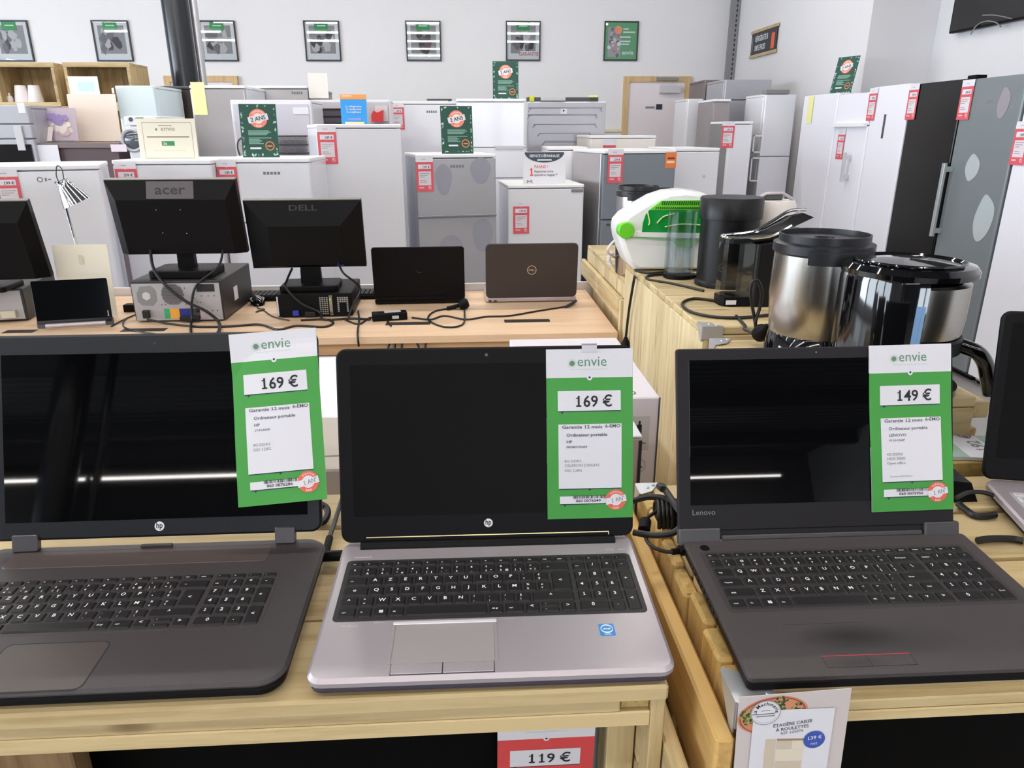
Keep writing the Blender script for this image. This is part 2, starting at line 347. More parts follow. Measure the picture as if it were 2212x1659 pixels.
# columns, posts
cp = Yp(389, 90, 7.4); r = .5 * (Yp(416, 90, 7.4).x - Yp(360, 90, 7.4).x)
structure(MB().cyl(-4.95, -7.0, 0, ZC, .21, 32).cyl(-4.55, -7.1, 0, ZC, .05, 16), 'steel_column', mat('column_black', (30, 34, 40), .25))
t = structure(MB().cyl(cp.x, 7.4, 0, ZC, r, 32), 'steel_column', mat('column_black', (30, 34, 40), .25))
pp = Yp(428, 90, 7.5)
structure(MB().cyl(pp.x, 7.5, 0, ZC, .035, 16).cyl(pp.x - .075, 7.55, 0, ZC, .02, 12), 'pipe_column', mat('zinc_pipe', (200, 198, 202), .3, metal=.6))
pp = Yp(1582, 90, YB - .25)
tb = MB().box(pp.x - .05, pp.x + .0, YB - .25, YB - .2, 0, ZC).box(pp.x, pp.x + .06, YB - .25, YB - .245, 0, ZC)
structure(tb, 'trim_1', GREY)
hb = MB()
for k in range(60): hb.box(pp.x + .018, pp.x + .034, YB - .2515, YB - .25, 1.6 + k * .055, 1.63 + k * .055, c=.0)
hb.build('slot', INK, bpy.data.objects['trim_1'])
pa = Xp(1832, 100, XRN - .02)
structure(MB().box(XRN - .03, XRN, pa.y - .03, pa.y + .03, 1.9, ZC), 'trim_2', WHITE)
pb_ = Xp(1834, 105, XRN - .06)
MB().tube([pb_ + Vector((.03, 0, .05)), pb_ + Vector((-.01, -.03, 0)), pb_ + Vector((-.01, -.12, -.02))], .008, 6).build('cable_end', DGREY, bpy.data.objects['trim_2'])
a, b = Yp(1310, 272, YB), Yp(1347, 272, YB)
structure(MB().box(a.x - 5, b.x, YB - .03, YB, 1.42, 1.46), 'trim_3', mat('rail_cream', (226, 214, 190), .6))
# ================================================================== foreground laptops
def key_mesh(w_, h_, legend, hgt, mats, small=False, tap=.0011):
    b = MB(); b.rbox(-w_ / 2, w_ / 2, -h_ / 2, h_ / 2, -.0002, hgt, .0016, .0004, 2, 0, ztap=tap)
    z = hgt + .00006
    if legend:
        parts = legend.split('|')
        if legend == '#win':
            for i in (0, 1):
                for j in (0, 1): b.quad(-.0022 + i * .0024, -.0022 + j * .0024, -.0001 + i * .0024, -.0001 + j * .0024, z, 1)
        elif len(parts) > 1:
            sz = .0048
            b.text(parts[0], sz, -w_ * .28, h_ * .10, z, 1, bold=True, align='L')
            b.text(parts[1], sz, -w_ * .28, -h_ * .34, z, 1, bold=True, align='L')
            if len(parts) > 2: b.text(parts[2], sz * .9, w_ * .10, -h_ * .34, z, 1, bold=True)
        elif len(legend) == 1 and not small:
            b.text(legend, .0074, -w_ * .06, -h_ * .04, z, 1, bold=True, align='C')
        else:
            b.text(legend, .0034 if not small else .0028, -w_ * .30, -h_ * .1, z, 1, bold=True, squeeze=.95)
    return b
def rows_layout(kind):
    """list of (x in key units from the left edge, row, width, height in rows, legend)"""
    K = []
    if kind == 'azerty':
        fn = ['esc'] + ['f%d' % i for i in range(1, 13)] + ['impr', 'suppr']
        for i, l in enumerate(fn): K.append((i * 1.0, 0, 1, 1, l))
        for i, l in enumerate(['*', 'fx', '^', 'v']): K.append((15.15 + i, 0, 1, 1, l))
        r1 = ['²', '1|&', '2|é|~', '3|"|#', "4|'|{", '5|(|[', '6|-|`', '7|è', '8|_', '9|ç|^', '0|à|@', '°|)|]', '+|=|}']
        for i, l in enumerate(r1): K.append((i, 1, 1, 1, l))
        K.append((13, 1, 2, 1, '<-'))
        for i, l in enumerate('AZERTYUIOP'): K.append((1.5 + i, 2, 1, 1, l))
        K.append((0, 2, 1.5, 1, '->|')); K[-1] = (0, 2, 1.5, 1, '<>'); K.append((11.5, 2, 1, 1, '¨|^')); K.append((12.5, 2, 1, 1, '£|$')); K.append((13.6, 2, 1.4, 2, '<'))
        K.append((0, 3, 1.7, 1, 'o'))
        for i, l in enumerate('QSDFGHJKLM'): K.append((1.7 + i, 3, 1, 1, l))
        K.append((11.7, 3, .95, 1, '%|ù')); K.append((12.65, 3, .95, 1, 'µ|*'))
        K.append((0, 4, 1.2, 1, '^')); K.append((1.2, 4, 1, 1, '>|<'))
        for i, l in enumerate('WXCVBN'): K.append((2.2 + i, 4, 1, 1, l))
        for i, l in enumerate(['?|,', '.|;', '/|:', '§|!']): K.append((8.2 + i, 4, 1, 1, l))
        K.append((12.2, 4, 2.8, 1, '^'))
        K += [(0, 5, 1.2, 1, 'ctrl'), (1.2, 5, 1, 1, 'fn'), (2.2, 5, 1, 1, '#win'), (3.2, 5, 1, 1, 'alt'), (4.2, 5, 5.2, 1, ''), (9.4, 5, 1, 1, 'alt gr'), (10.4, 5, 1.3, 1, 'ctrl'),
              (11.7, 5, 1.0, 1, '<'), (12.7, 5, 1.25, .5, '^'), (12.7, 5.5, 1.25, .5, 'v'), (13.95, 5, 1.05, 1, '>')]
        np_ = [['ver', '/', '*', '-'], ['7', '8', '9'], ['4', '5', '6'], ['1', '2', '3']]
    else:
        fn = ['Esc'] + ['F%d' % i for i in range(1, 13)] + ['PrtSc', 'Insert', 'Delete', 'Home', 'End', 'Pg']
        for i, l in enumerate(fn): K.append((i * 1.0, 0, 1, 1, l))
        r1 = ['~|`', '!|1', '@|2', '#|3', '$|4', '%|5', '^|6', '&|7', '*|8', '(|9', ')|0', '_|-', '+|=']
        for i, l in enumerate(r1): K.append((i, 1, 1, 1, l))
        K.append((13, 1, 2, 1, 'Backspace'))
        K.append((0, 2, 1.4, 1, 'Tab'))
        for i, l in enumerate('QWERTYUIOP'): K.append((1.4 + i, 2, 1, 1, l))
        K += [(11.4, 2, 1, 1, '{|['), (12.4, 2, 1, 1, '}|]'), (13.4, 2, 1.6, 1, '||\\')]
        K[-1] = (13.4, 2, 1.6, 1, '\\')
        K.append((0, 3, 1.7, 1, 'CapsLk'))
        for i, l in enumerate('ASDFGHJKL'): K.append((1.7 + i, 3, 1, 1, l))
        K += [(10.7, 3, 1, 1, ':|;'), (11.7, 3, 1, 1, '"|\''), (12.7, 3, 2.3, 1, 'Enter')]
        K.append((0, 4, 2.2, 1, 'Shift'))
        for i, l in enumerate('ZXCVBNM'): K.append((2.2 + i, 4, 1, 1, l))
        K += [(9.2, 4, 1, 1, '<|,'), (10.2, 4, 1, 1, '>|.'), (11.2, 4, 1, 1, '?|/'), (12.2, 4, 1.3, 1, '^'), (13.5, 4, 1.5, 1, 'Shift')]
        K += [(0, 5, 1.15, 1, 'Ctrl'), (1.15, 5, 1, 1, 'Fn'), (2.15, 5, 1.05, 1, '#win'), (3.2, 5, 1, 1, 'Alt'), (4.2, 5, 5.1, 1, ''), (9.3, 5, 1.1, 1, 'Alt'), (10.4, 5, 1.2, 1, 'Ctrl'),
              (11.6, 5, 1.13, 1, '<'), (12.73, 5, 1.13, 1, 'v'), (13.86, 5, 1.14, 1, '>')]
        np_ = [['NumLk', '/', '*', '-'], ['7', '8', '9'], ['4', '5', '6'], ['1', '2', '3']]
    for r_, row in enumerate(np_):
        for i, l in enumerate(row): K.append((15.15 + i, 1 + r_, 1, 1, l))
    K += [(18.15, 2, 1, 2, '+'), (18.15, 4, 1, 2, '<' if kind == 'azerty' else 'Enter'), (15.15, 5, 2, 1, '0'), (17.15, 5, 1, 1, '.')]
    return K
def keyboard(root, kind, x0, x1, b0, b1, zt, wellmat, keymat, well=.004, gap=.0024, legmat=None, hgt=.0018, wellr=.006):
    kb = MB().rbox(x0 - well, x1 + well, b0 - well, b1 + well, zt - .0004, zt + .0003, wellr, .0002, 4).build('keyboard', wellmat, root)
    u = (x1 - x0) / 19.15; fh = (b1 - b0) * .115; rp = (b1 - b0 - fh) / 5
    for (ux, r_, uw, rh, l) in rows_layout(kind):
        w_ = uw * u - gap
        if r_ == 0: yc = b1 - fh / 2; h_ = fh - gap * .8
        else: yt = b1 - fh - (r_ - 1) * rp; h_ = rh * rp - (gap if rh >= 1 else gap * .6); yc = yt - rh * rp / 2
        k = key_mesh(w_, h_, l, hgt, None, small=(r_ == 0 or rh < 1)).build('key', [keymat, legmat or LEG], kb)
        k.location = (x0 + ux * u + uw * u / 2, yc, zt + .0003)
    return kb
HPW = mat('logo_white', (232, 232, 236), .5)
def hp_logo(r):
    b = MB(); b.disc(0, 0, r, .0003, 0, seg=32)
    b.text('hp', r * 1.75, 0, -r * .38, .0005, 1, bold=True, align='C', squeeze=.8)
    return b
# table-top height under the laptops
ZT = .878
KEYB = mat('key_black', (25, 22, 24), .5, spec=.35); WELL = mat('key_well', (38, 36, 38), .5)
LIDB = mat('lid_black', (16, 15, 17), .45, spec=.12)
SCRM = mat('screen_matt', (14, 12, 13), .42, spec=.08); SCRG = mat('screen_gloss', (5, 5, 6), .025, spec=.6)

def lidM(bd, z, ang): return frame((0, bd, z), (1, 0, 0), (0, math.cos(ang), math.sin(ang)), (0, -math.sin(ang), math.cos(ang)))
# ---- the silver laptop in the middle
def rootM(o, yaw, tilt, thick):
    return Matrix.Translation(o) @ Matrix.Rotation(yaw, 4, 'Z') @ Matrix.Rotation(tilt, 4, 'X') @ Matrix.Translation((0, 0, -thick))
TH = .022
MC = rootM((.0153, .5948, .9031), -.0115, .0494, TH)
lc = thing('laptop', 'silver laptop with black screen lid, standing between the two dark laptops', 'laptop', matrix=MC)
BD = .227
b = MB().rbox(-.1885, .1885, 0, .246, .009, TH, .016, .004, 6); b.build('base', SLV, lc)
b = MB().rbox(-.186, .186, .003, .244, .0, .0105, .014, .004, 6)
for x in (-.13, .13): b.box(x - .025, x + .025, .02, .03, -.0022, 0); b.box(x - .025, x + .025, .20, .215, -.0125, 0)
b.build('bottom_shell', mat('shell_plum', (58, 50, 66), .5), lc)
keyboard(lc, 'azerty', -.1725, .1735, .0915, .1965, TH, WELL, KEYB, .0042)
tp = MB().rbox(-.1045, .0025, .0205, .0795, TH - .0005, TH + .0004, .004, .0002).build('touchpad', mat('touchpad_grey', (172, 164, 166), .4, metal=.3), lc)
b = MB()
b.rbox(-.108, .006, .079, .0838, TH, TH + .0014, .0015, .0006, 4, 1).rbox(-.1085, -.105, .02, .0825, TH, TH + .0008, .001, .0003).rbox(.003, .0062, .02, .0825, TH, TH + .0008, .001, .0003)
b.build('chrome_rim', [SLV, mat('rim_silver', (236, 232, 236), .3, metal=.25)], tp)
for x0, x1 in ((-.1035, -.0515), (-.0505, .0015)): MB().rbox(x0, x1, .0055, .0195, TH - .0005, TH + .0012, .001, .0004).build('touchpad_button', SLV, tp)
MB().box(-.1042, .0022, .0048, .02, TH - .0003, TH + .00025, c=0).box(-.0515, -.0505, .0048, .02, TH, TH + .0006, c=0).build('button_gap', INK, tp)
b = MB().rbox(.1175, .1345, .0515, .0705, TH, TH + .0003, .0015, .0001, 2); z = TH + .0004
b.disc(.126, .0625, .0068, z, 1, seg=24); 
b.add([(.126 + .0062 * math.cos(a), .0625 + .0048 * math.sin(a), z + .0001) for a in [i * math.pi / 12 for i in range(24)]], [tuple(range(24))], 0)
b.text('intel', .0048, .126, .0609, z + .0002, 1, bold=True, align='C'); b.text('inside', .0032, .126, .0532, z, 1, bold=True, align='C')
b.build('sticker', [mat('sticker_blue', (48, 136, 206), .4), LEG], lc)
b = MB()
for x0, x1, y0, y1 in ((-.170, -.146, .2065, .2115), (.150, .161, .2085, .2130), (.1645, .175, .2085, .2130)): b.rbox(x0, x1, y0, y1, TH, TH + .0007, .0008, .0003, 2)
for x0 in (-.1295, .0135): b.rbox(x0, x0 + .0115, .0835, .0848, TH, TH + .0005, .0004, .0002, 2)
b.build('media_button', mat('button_silver', (188, 182, 188), .35, metal=.5), lc)
b = MB(); b.text('ProBook', .0052, -.165, .0785, TH + .0002, 0, bold=True); b.build('lettering', mat('lettering_pale', (206, 200, 206), .5), lc)
LA = 1.267
ld = MB().rbox(-.190, .190, .0035, .2545, -.0085, 0, .013, .002, 6).build('lid', LIDB, lc, lidM(BD + .006, TH, LA))
MB().rbox(-.173, .173, .038, .234, -.0002, .0003, .001, .0001, 2).build('screen', SCRM, ld)
hp_logo(.0057).build('logo', [HPW, INK], ld, Matrix.Translation((0, .026, 0)))
MB().disc(.001, .2445, .0022, .0003, 0).disc(.001, .2445, .0011, .0005, 1).build('webcam', [DGREY, CHROME], ld)
MB().box(-.158, .158, .0098, .0112, .0, .0006, c=.0002).box(.157, .158, .0065, .0112, 0, .0006, c=.0002).build('gold_strip', mat('gold_strip', (226, 208, 150), .3, metal=.5), ld)
MB().cyl(0, 0, -.165, .165, .0075, 14, M=Matrix.Translation((0, BD + .004, TH - .001)) @ Matrix.Rotation(math.pi / 2, 4, 'Y')).build('hinge', BLK, lc)
# ---- the large dark laptop on the left
TH2 = .024
ML = rootM((-.413, .598, .903), .0, .03, TH2)
ll = thing('laptop', 'large dark grey laptop with glossy reflecting screen, left of the silver laptop', 'laptop', matrix=ML)
DK = mat('deck_dark', (58, 52, 54), .5, bump=(1800, .06))
b = MB().rbox(-.2185, .2185, 0, .262, .0165, TH2, .028, .003, 8); b.build('base', DK, ll)
b = MB().rbox(-.215, .215, .004, .258, .0, .0168, .025, .006, 8)
for x in (-.15, .15): b.box(x - .03, x + .03, .02, .03, -.002, 0); b.box(x - .03, x + .03, .22, .235, -.0085, 0)
b.build('bottom_shell', BLK, ll)
MB().rbox(-.175, .150, .212, .2475, TH2 - .001, TH2 + .0008, .008, .0006).build('speaker_bar', mat('speaker_bar', (74, 64, 62), .45), ll)
keyboard(ll, 'azerty', -.1835, .1715, .089, .186, TH2, DK, KEYB, .003)
MB().rbox(-.085, .022, .003, .0715, TH2 - .0003, TH2 + .0003, .008, .0002).build('touchpad', mat('pad_brown', (70, 62, 58), .45), ll)
MB().rbox(-.0865, .0235, .0015, .073, TH2 - .0004, TH2 + .0001, .009, .0001).build('touchpad_edge', INK, ll)
LA2 = 1.215
ld2 = MB().rbox(-.2125, .2125, .014, .2785, -.010, 0, .014, .003, 6).build('lid', mat('lid_navy', (22, 25, 32), .35, spec=.35), ll, lidM(.250, TH2, LA2))
MB().rbox(-.1885, .1945, .0375, .2535, -.0002, .0003, .001, .0001, 2).build('screen', SCRG, ld2)
hp_logo(.0062).build('logo', [HPW, INK], ld2, Matrix.Translation((.0045, .028, 0)))
MB().disc(.004, .2655, .0034, .0003, 0).disc(.004, .2655, .0012, .0005, 1).build('webcam', [INK, CHROME], ld2)
for x0, x1 in ((-.180, -.148), (.152, .178)):
    MB().rbox(x0, x1, .0005, .022, -.007, .0028, .002, .001, 3).build('hinge', mat('hinge_grey', (92, 88, 92), .3, metal=.5), ld2)
MB().rbox(-.02, .02, .250, .2545, TH2 - .002, TH2 + .004, .001, .0006, 2).build('latch', DK, ll)
# ---- the dark laptop on the right
TH3 = .020
MR = rootM((.463, .575, .9015), -.008, .042, TH3)
lr = thing('laptop', 'dark laptop with red touchpad button line, on the crate table right of the silver one', 'laptop', matrix=MR)
def deck_smudged():
    m = mat('deck_worn', (64, 57, 58), .55, bump=(1500, .1)); nt = m.node_tree; N = nt.nodes.new; L = nt.links.new; bs = nt.nodes['Principled BSDF']
    tc = N('ShaderNodeTexCoord'); base = s2l((64, 58, 59)) + (1,)
    prev = None
    for (cx, cy, rx, ry, dark) in ((-.060, .0555, .060, .021, 1.), (-.035, .049, .105, .030, .55), (-.07, .0165, .04, .010, .6), (.005, .113, .03, .012, .6)):
        mp = N('ShaderNodeMapping'); mp.vector_type = 'TEXTURE'; mp.inputs['Location'].default_value = (cx, cy, TH3); mp.inputs['Scale'].default_value = (rx, ry, 1)
        gr = N('ShaderNodeTexGradient'); gr.gradient_type = 'SPHERICAL'; L(tc.outputs['Object'], mp.inputs[0]); L(mp.outputs[0], gr.inputs[0])
        mu = N('ShaderNodeMath'); mu.operation = 'MULTIPLY'; mu.inputs[1].default_value = dark; L(gr.outputs['Fac'], mu.inputs[0])
        mx = N('ShaderNodeMixRGB'); mx.inputs[2].default_value = s2l((22, 19, 20)) + (1,)
        if prev is None: mx.inputs[1].default_value = base
        else: L(prev, mx.inputs[1])
        L(mu.outputs[0], mx.inputs[0]); prev = mx.outputs[0]
    L(prev, bs.inputs['Base Color']); return m
b = MB().rbox(-.1915, .1875, 0, .243, .0135, TH3, .006, .001, 4); b.build('base', deck_smudged(), lr)
b = MB().rbox(-.190, .186, .0015, .24, .0, .0138, .006, .003, 4)
for x in (-.13, .13): b.box(x - .025, x + .025, .02, .03, -.003, 0); b.box(x - .025, x + .025, .205, .22, -.0115, 0)
b.build('bottom_shell', BLK, lr)
keyboard(lr, 'qwerty', -.1735, .1655, .1035, .2125, TH3, CHAR, KEYB, .005, gap=.0021)
b = MB().box(-.1055, -.0105, .0262, .0270, TH3 - .0002, TH3 + .0003, c=0).build('red_line', mat('red_line', (190, 52, 70), .5), lr)
b = MB()
for x0, x1, y0, y1 in ((-.1055, -.105, .0105, .0262), (-.0110, -.0105, .0105, .0262), (-.1055, -.0105, .0102, .0107), (-.0583, -.0577, .0105, .0262)): b.box(x0, x1, y0, y1, TH3 - .0002, TH3 + .0002, c=0)
b.build('touchpad', mat('groove_dark', (34, 30, 32), .6), lr)
MB().box(-.125, -.03, .0762, .0765, TH3 - .0002, TH3 + .0002, c=0).build('touchpad_edge', MATS['groove_dark'], lr)
MB().cyl(-.168, .226, TH3 - .001, TH3 + .0004, .007, 20).build('power_button', BLK, lr)
LA3 = 1.215
ld3 = MB().rbox(-.1970, .1770, .012, .2525, -.008, 0, .004, .0015, 4).box(-.15, .135, .0, .013, -.006, -.002).build('lid', mat('lid_charcoal', (34, 32, 35), .5, spec=.2), lr, lidM(.245, TH3 - .001, LA3))
MB().rbox(-.1805, .1615, .0465, .2375, -.0002, .0003, .001, .0001, 2).build('screen', mat('screen_semigloss', (6, 6, 7), .018, spec=.5), ld3)
b = MB(); b.text('Lenovo', .0105, -.179, .0335, .0003, 0); b.build('logo', mat('logo_grey', (130, 130, 134), .5), ld3)
MB().disc(-.01, .2455, .002, .0003, 0).disc(-.01, .2455, .0009, .0005, 1).build('webcam', [INK, GREY], ld3)
for x0, x1 in ((-.197, -.142), (.135, .182)):
    MB().box(x0, x1, -.006, .016, -.010, .004, c=.0015).build('hinge', mat('hinge_dark', (70, 68, 71), .4), ld3)
MB().box(-.14, .133, -.001, .0055, -.006, .001, c=.001).build('hinge_bar', mat('hinge_dark', (70, 68, 71), .4), ld3)
b = MB()
for k in range(9): b.box(-.1922, -.1905, .10 + k * .012, .106 + k * .012, .009, .016, c=0)
b.build('side_port', INK, lr)
# ---- far right laptop, only its left edge in view
M4 = rootM((.93, .70, .897), -.22, .03, .02)
l4 = thing('laptop', 'laptop with light silver keyboard deck, cut by the right edge of the photo', 'laptop', matrix=M4)
MB().rbox(-.19, .19, 0, .25, .006, .020, .02, .003, 6).build('base', SLV, l4)
b = MB().rbox(-.187, .187, .003, .247, 0, .007, .018, .003, 6)
for x in (-.13, .13): b.box(x - .025, x + .025, .02, .03, -.002, 0); b.box(x - .025, x + .025, .21, .225, -.008, 0)
b.build('bottom_shell', BLK, l4)
keyboard(l4, 'azerty', -.168, .168, .10, .205, .020, mat('deck_pale', (190, 186, 190), .4, metal=.3), mat('key_silver', (196, 194, 198), .4), .003, legmat=INK)
ld4 = MB().rbox(-.193, .193, .0, .262, -.010, 0, .014, .003, 6).build('lid', LIDB, l4, lidM(.243, .022, 1.35))
MB().rbox(-.178, .178, .035, .245, -.0002, .0003, .001, .0001, 2).build('screen', SCRM, ld4)
# ================================================================== front tables (wooden crates), what is under them
def boards(mb, x0, x1, y0, y1, z0, z1, axis, n, gap=.004, mi=0, jit=0.):
    """n boards laid side by side across the given axis"""
    rng = random.Random(int((x0 + y0 + z0) * 1000))
    a0, a1 = {'x': (x0, x1), 'y': (y0, y1), 'z': (z0, z1)}[axis]; w_ = (a1 - a0) / n
    for i in range(n):
        p, q = a0 + i * w_ + gap / 2, a0 + (i + 1) * w_ - gap / 2; j = rng.uniform(-jit, jit)
        if axis == 'x': mb.box(p, q, y0, y1, z0, z1 + j, mi, c=.0025)
        elif axis == 'y': mb.box(x0, x1, p, q, z0, z1 + j, mi, c=.0025)
        else: mb.box(x0, x1, y0, y1, p, q, mi, c=.0025)
def bracket(name, parent, M, s=.04):
    b = MB(M); t = .0016
    b.prism([(0, 0), (s, 0), (s * .55, s * .75), (0, s)], 0, t); b.M = M @ Matrix.Rotation(-math.pi / 2, 4, 'X')
    b.prism([(0, -t), (s, -t), (s, s * .62), (0, s * .62)][:4], -t, 0)
    b.M = M @ frame((0, 0, 0), (0, 1, 0), (0, 0, -1), (-1, 0, 0))
    b.prism([(0, -t), (s * .95, -t), (s * .2, s * .75), (0, s * .75)], 0, t)
    b.M = M
    for px, py in ((s * .42, s * .42), (s * .72, s * .2)): b.lathe([(.0034, 0), (.003, .0012), (.001, .0018)], 10, M=M @ Matrix.Translation((px, py, t)), caps=True)
    return b.build(name, ZINC, parent)
OSB = mat('rough_wood', (190, 166, 104), .9, bump=(260, 1.), var=.45)
# --- table under the silver laptop
t1 = thing('crate_table', 'pale pine crate table carrying the silver laptop, thick layered front edge', 'table', (0, 0, 0))
b = MB(); x0, x1 = -1.25, .198
for a, c_ in ((.597, .728), (.733, .938), (.944, 1.047)): b.box(x0, x1, a, c_, ZT - .020, ZT, c=.003)
b.build('top_board', WX, t1)
b = MB(); b.box(x0, .150, .606, .628, .838, .857).box(x0, .183, .606, .628, .818, .8375).box(x0, .195, .602, .63, .857, .8585, c=0)
b.build('front_rail', WX, t1)
MB().box(.152, .182, .612, .63, .8385, .8565, c=.0005).build('rough_block', OSB, t1)
for xx, yy in ((.183, .605), (.183, 1.0), (-1.24, .605), (-1.24, 1.0)): MB().box(xx, xx + .015, yy, yy + .035, .02, .8575, c=.001).build('leg', WZ, t1)
MB().box(.150, .182, .66, .685, .02, .8575, c=.001).build('inner_post', WZ, t1)
MB().box(-.52, -.435, .63, .66, .38, .8175, c=.002).build('inner_post', wood('post_brown', (150, 122, 86), (116, 90, 60), 'z'), t1)
b = MB(); boards(b, .184, .194, .645, .995, .03, .856, 'z', 6, .006); b.build('side_panel', WY, t1)
MB().box(.2, .218, .566, 1.0, .72, .795, c=.003).build('outer_rail', WY, t1)
b = MB(); boards(b, x0, .18, .62, 1.03, .36, .376, 'y', 3, .006); b.build('shelf', WX, t1)
b = MB(); boards(b, x0, .18, 1.03, 1.045, .03, .857, 'z', 6, .004); b.build('back_panel', WX, t1)
tv = thing('television', 'black television screen standing on the shelf under the pine crate table', 'television', (-.40, .70, .376))
MB().rbox(-.50, .50, -.012, .02, .04, .44, .006, .003).build('body', BLKM, tv)
MB().box(-.48, .48, -.0135, -.0118, .06, .42, c=.0004).build('screen', mat('screen_dead', (6, 6, 6), .5, spec=.06), tv)
for q in (-.33, .33): MB().box(q - .012, q + .012, -.09, .1, 0, .045).build('foot', BLKM, tv)
tv2 = thing('cable_bundle', 'pale grey cloth roll standing inside the pine crate table beside the red tag', 'roll', (.128, .72, .376))
MB().lathe([(.024, 0), (.026, .01), (.024, .3), (.026, .46), (.0, .462)], 16).build('roll', LGREY, tv2); tv2.name = 'cloth_roll'
# --- crate table under the right laptops
t2 = thing('crate_table', 'pine crate table with zinc corner brackets carrying the dark laptop on the right', 'table', (0, 0, 0))
ZT3 = .878; b = MB(); x0, x1 = .268, 1.30
for a, c_ in ((.583, .69), (.696, .80), (.81, .925), (.935, 1.045)): b.box(x0 + .016, x1, a, c_, ZT3 - .018, ZT3, c=.003)
b.build('top_board', WX, t2)
b = MB(); b.box(x0 + .016, x1, .572, .592, ZT3 - .0065 - .013, ZT3 - .0065).box(x0 + .016, x1, .572, .592, ZT3 - .034, ZT3 - .0205); b.build('front_rail', WX, t2)
b = MB()
for xx in (.405, .452): b.box(xx, xx + .022, .58, .62, ZT3 - .041, ZT3 - .0345)
b.build('spacer_block', WY, t2)
b = MB(); rng = random.Random(3)
ys = [.578, .64, .70, .765, .83, .90, .97, 1.045]
for p, q in zip(ys, ys[1:]):
    zj = ZT3 + rng.uniform(-.012, .002); b.box(x0 - rng.uniform(0, .006), x0 + .0165, p + .001, q - .002, .06, zj, c=.004)
b.build('side_panel', wood('pine_rough', (218, 184, 118), (182, 142, 78), 'z', rough=.7, island=.25, dirt=.5), t2)
MB().box(.237, .257, .556, 1.24, .745, .845, c=.003).build('outer_rail', wood('pine_amber_y', (222, 184, 118), (196, 154, 88), 'y'), t2)
b = MB()
for yy in (.60, .79, 1.02): b.box(.2575, .2625, yy, yy + .03, .70, .80)
b.build('spacer', WZ, t2)
MB().box(.2695, .284, .567, .6, .03, .8715, c=.002).build('leg', WZ, t2); MB().box(1.28, 1.3, .572, .6, .03, .859).build('leg', WZ, t2)
MB().box(.285, 1.28, .60, 1.03, .34, .36).build('shelf', WX, t2)
b = MB(); boards(b, .285, 1.30, 1.03, 1.045, .06, .859, 'z', 6, .003); b.build('back_panel', WX, t2)
bracket('corner_bracket', t2, frame((.258, .5665, ZT3 + .0025), (1, 0, 0), (0, 1, 0), (0, 0, 1)), .05)
bracket('corner_bracket', t2, frame((.263, 1.047, ZT3 + .001), (1, 0, 0), (0, -1, 0), (0, 0, 1)) @ Matrix.Diagonal((1, 1, 1, 1)), .036)
tv3 = thing('television', 'black television screen standing on the shelf under the crate table on the right', 'television', (.82, .70, .36))
MB().rbox(-.44, .44, -.012, .02, .05, .47, .006, .003).build('body', BLKM, tv3)
MB().box(-.42, .42, -.0135, -.0118, .07, .45, c=.0004).build('screen', MATS['screen_dead'], tv3)
for q in (-.28, .28): MB().box(q - .012, q + .012, -.09, .1, 0, .055).build('foot', BLKM, tv3)

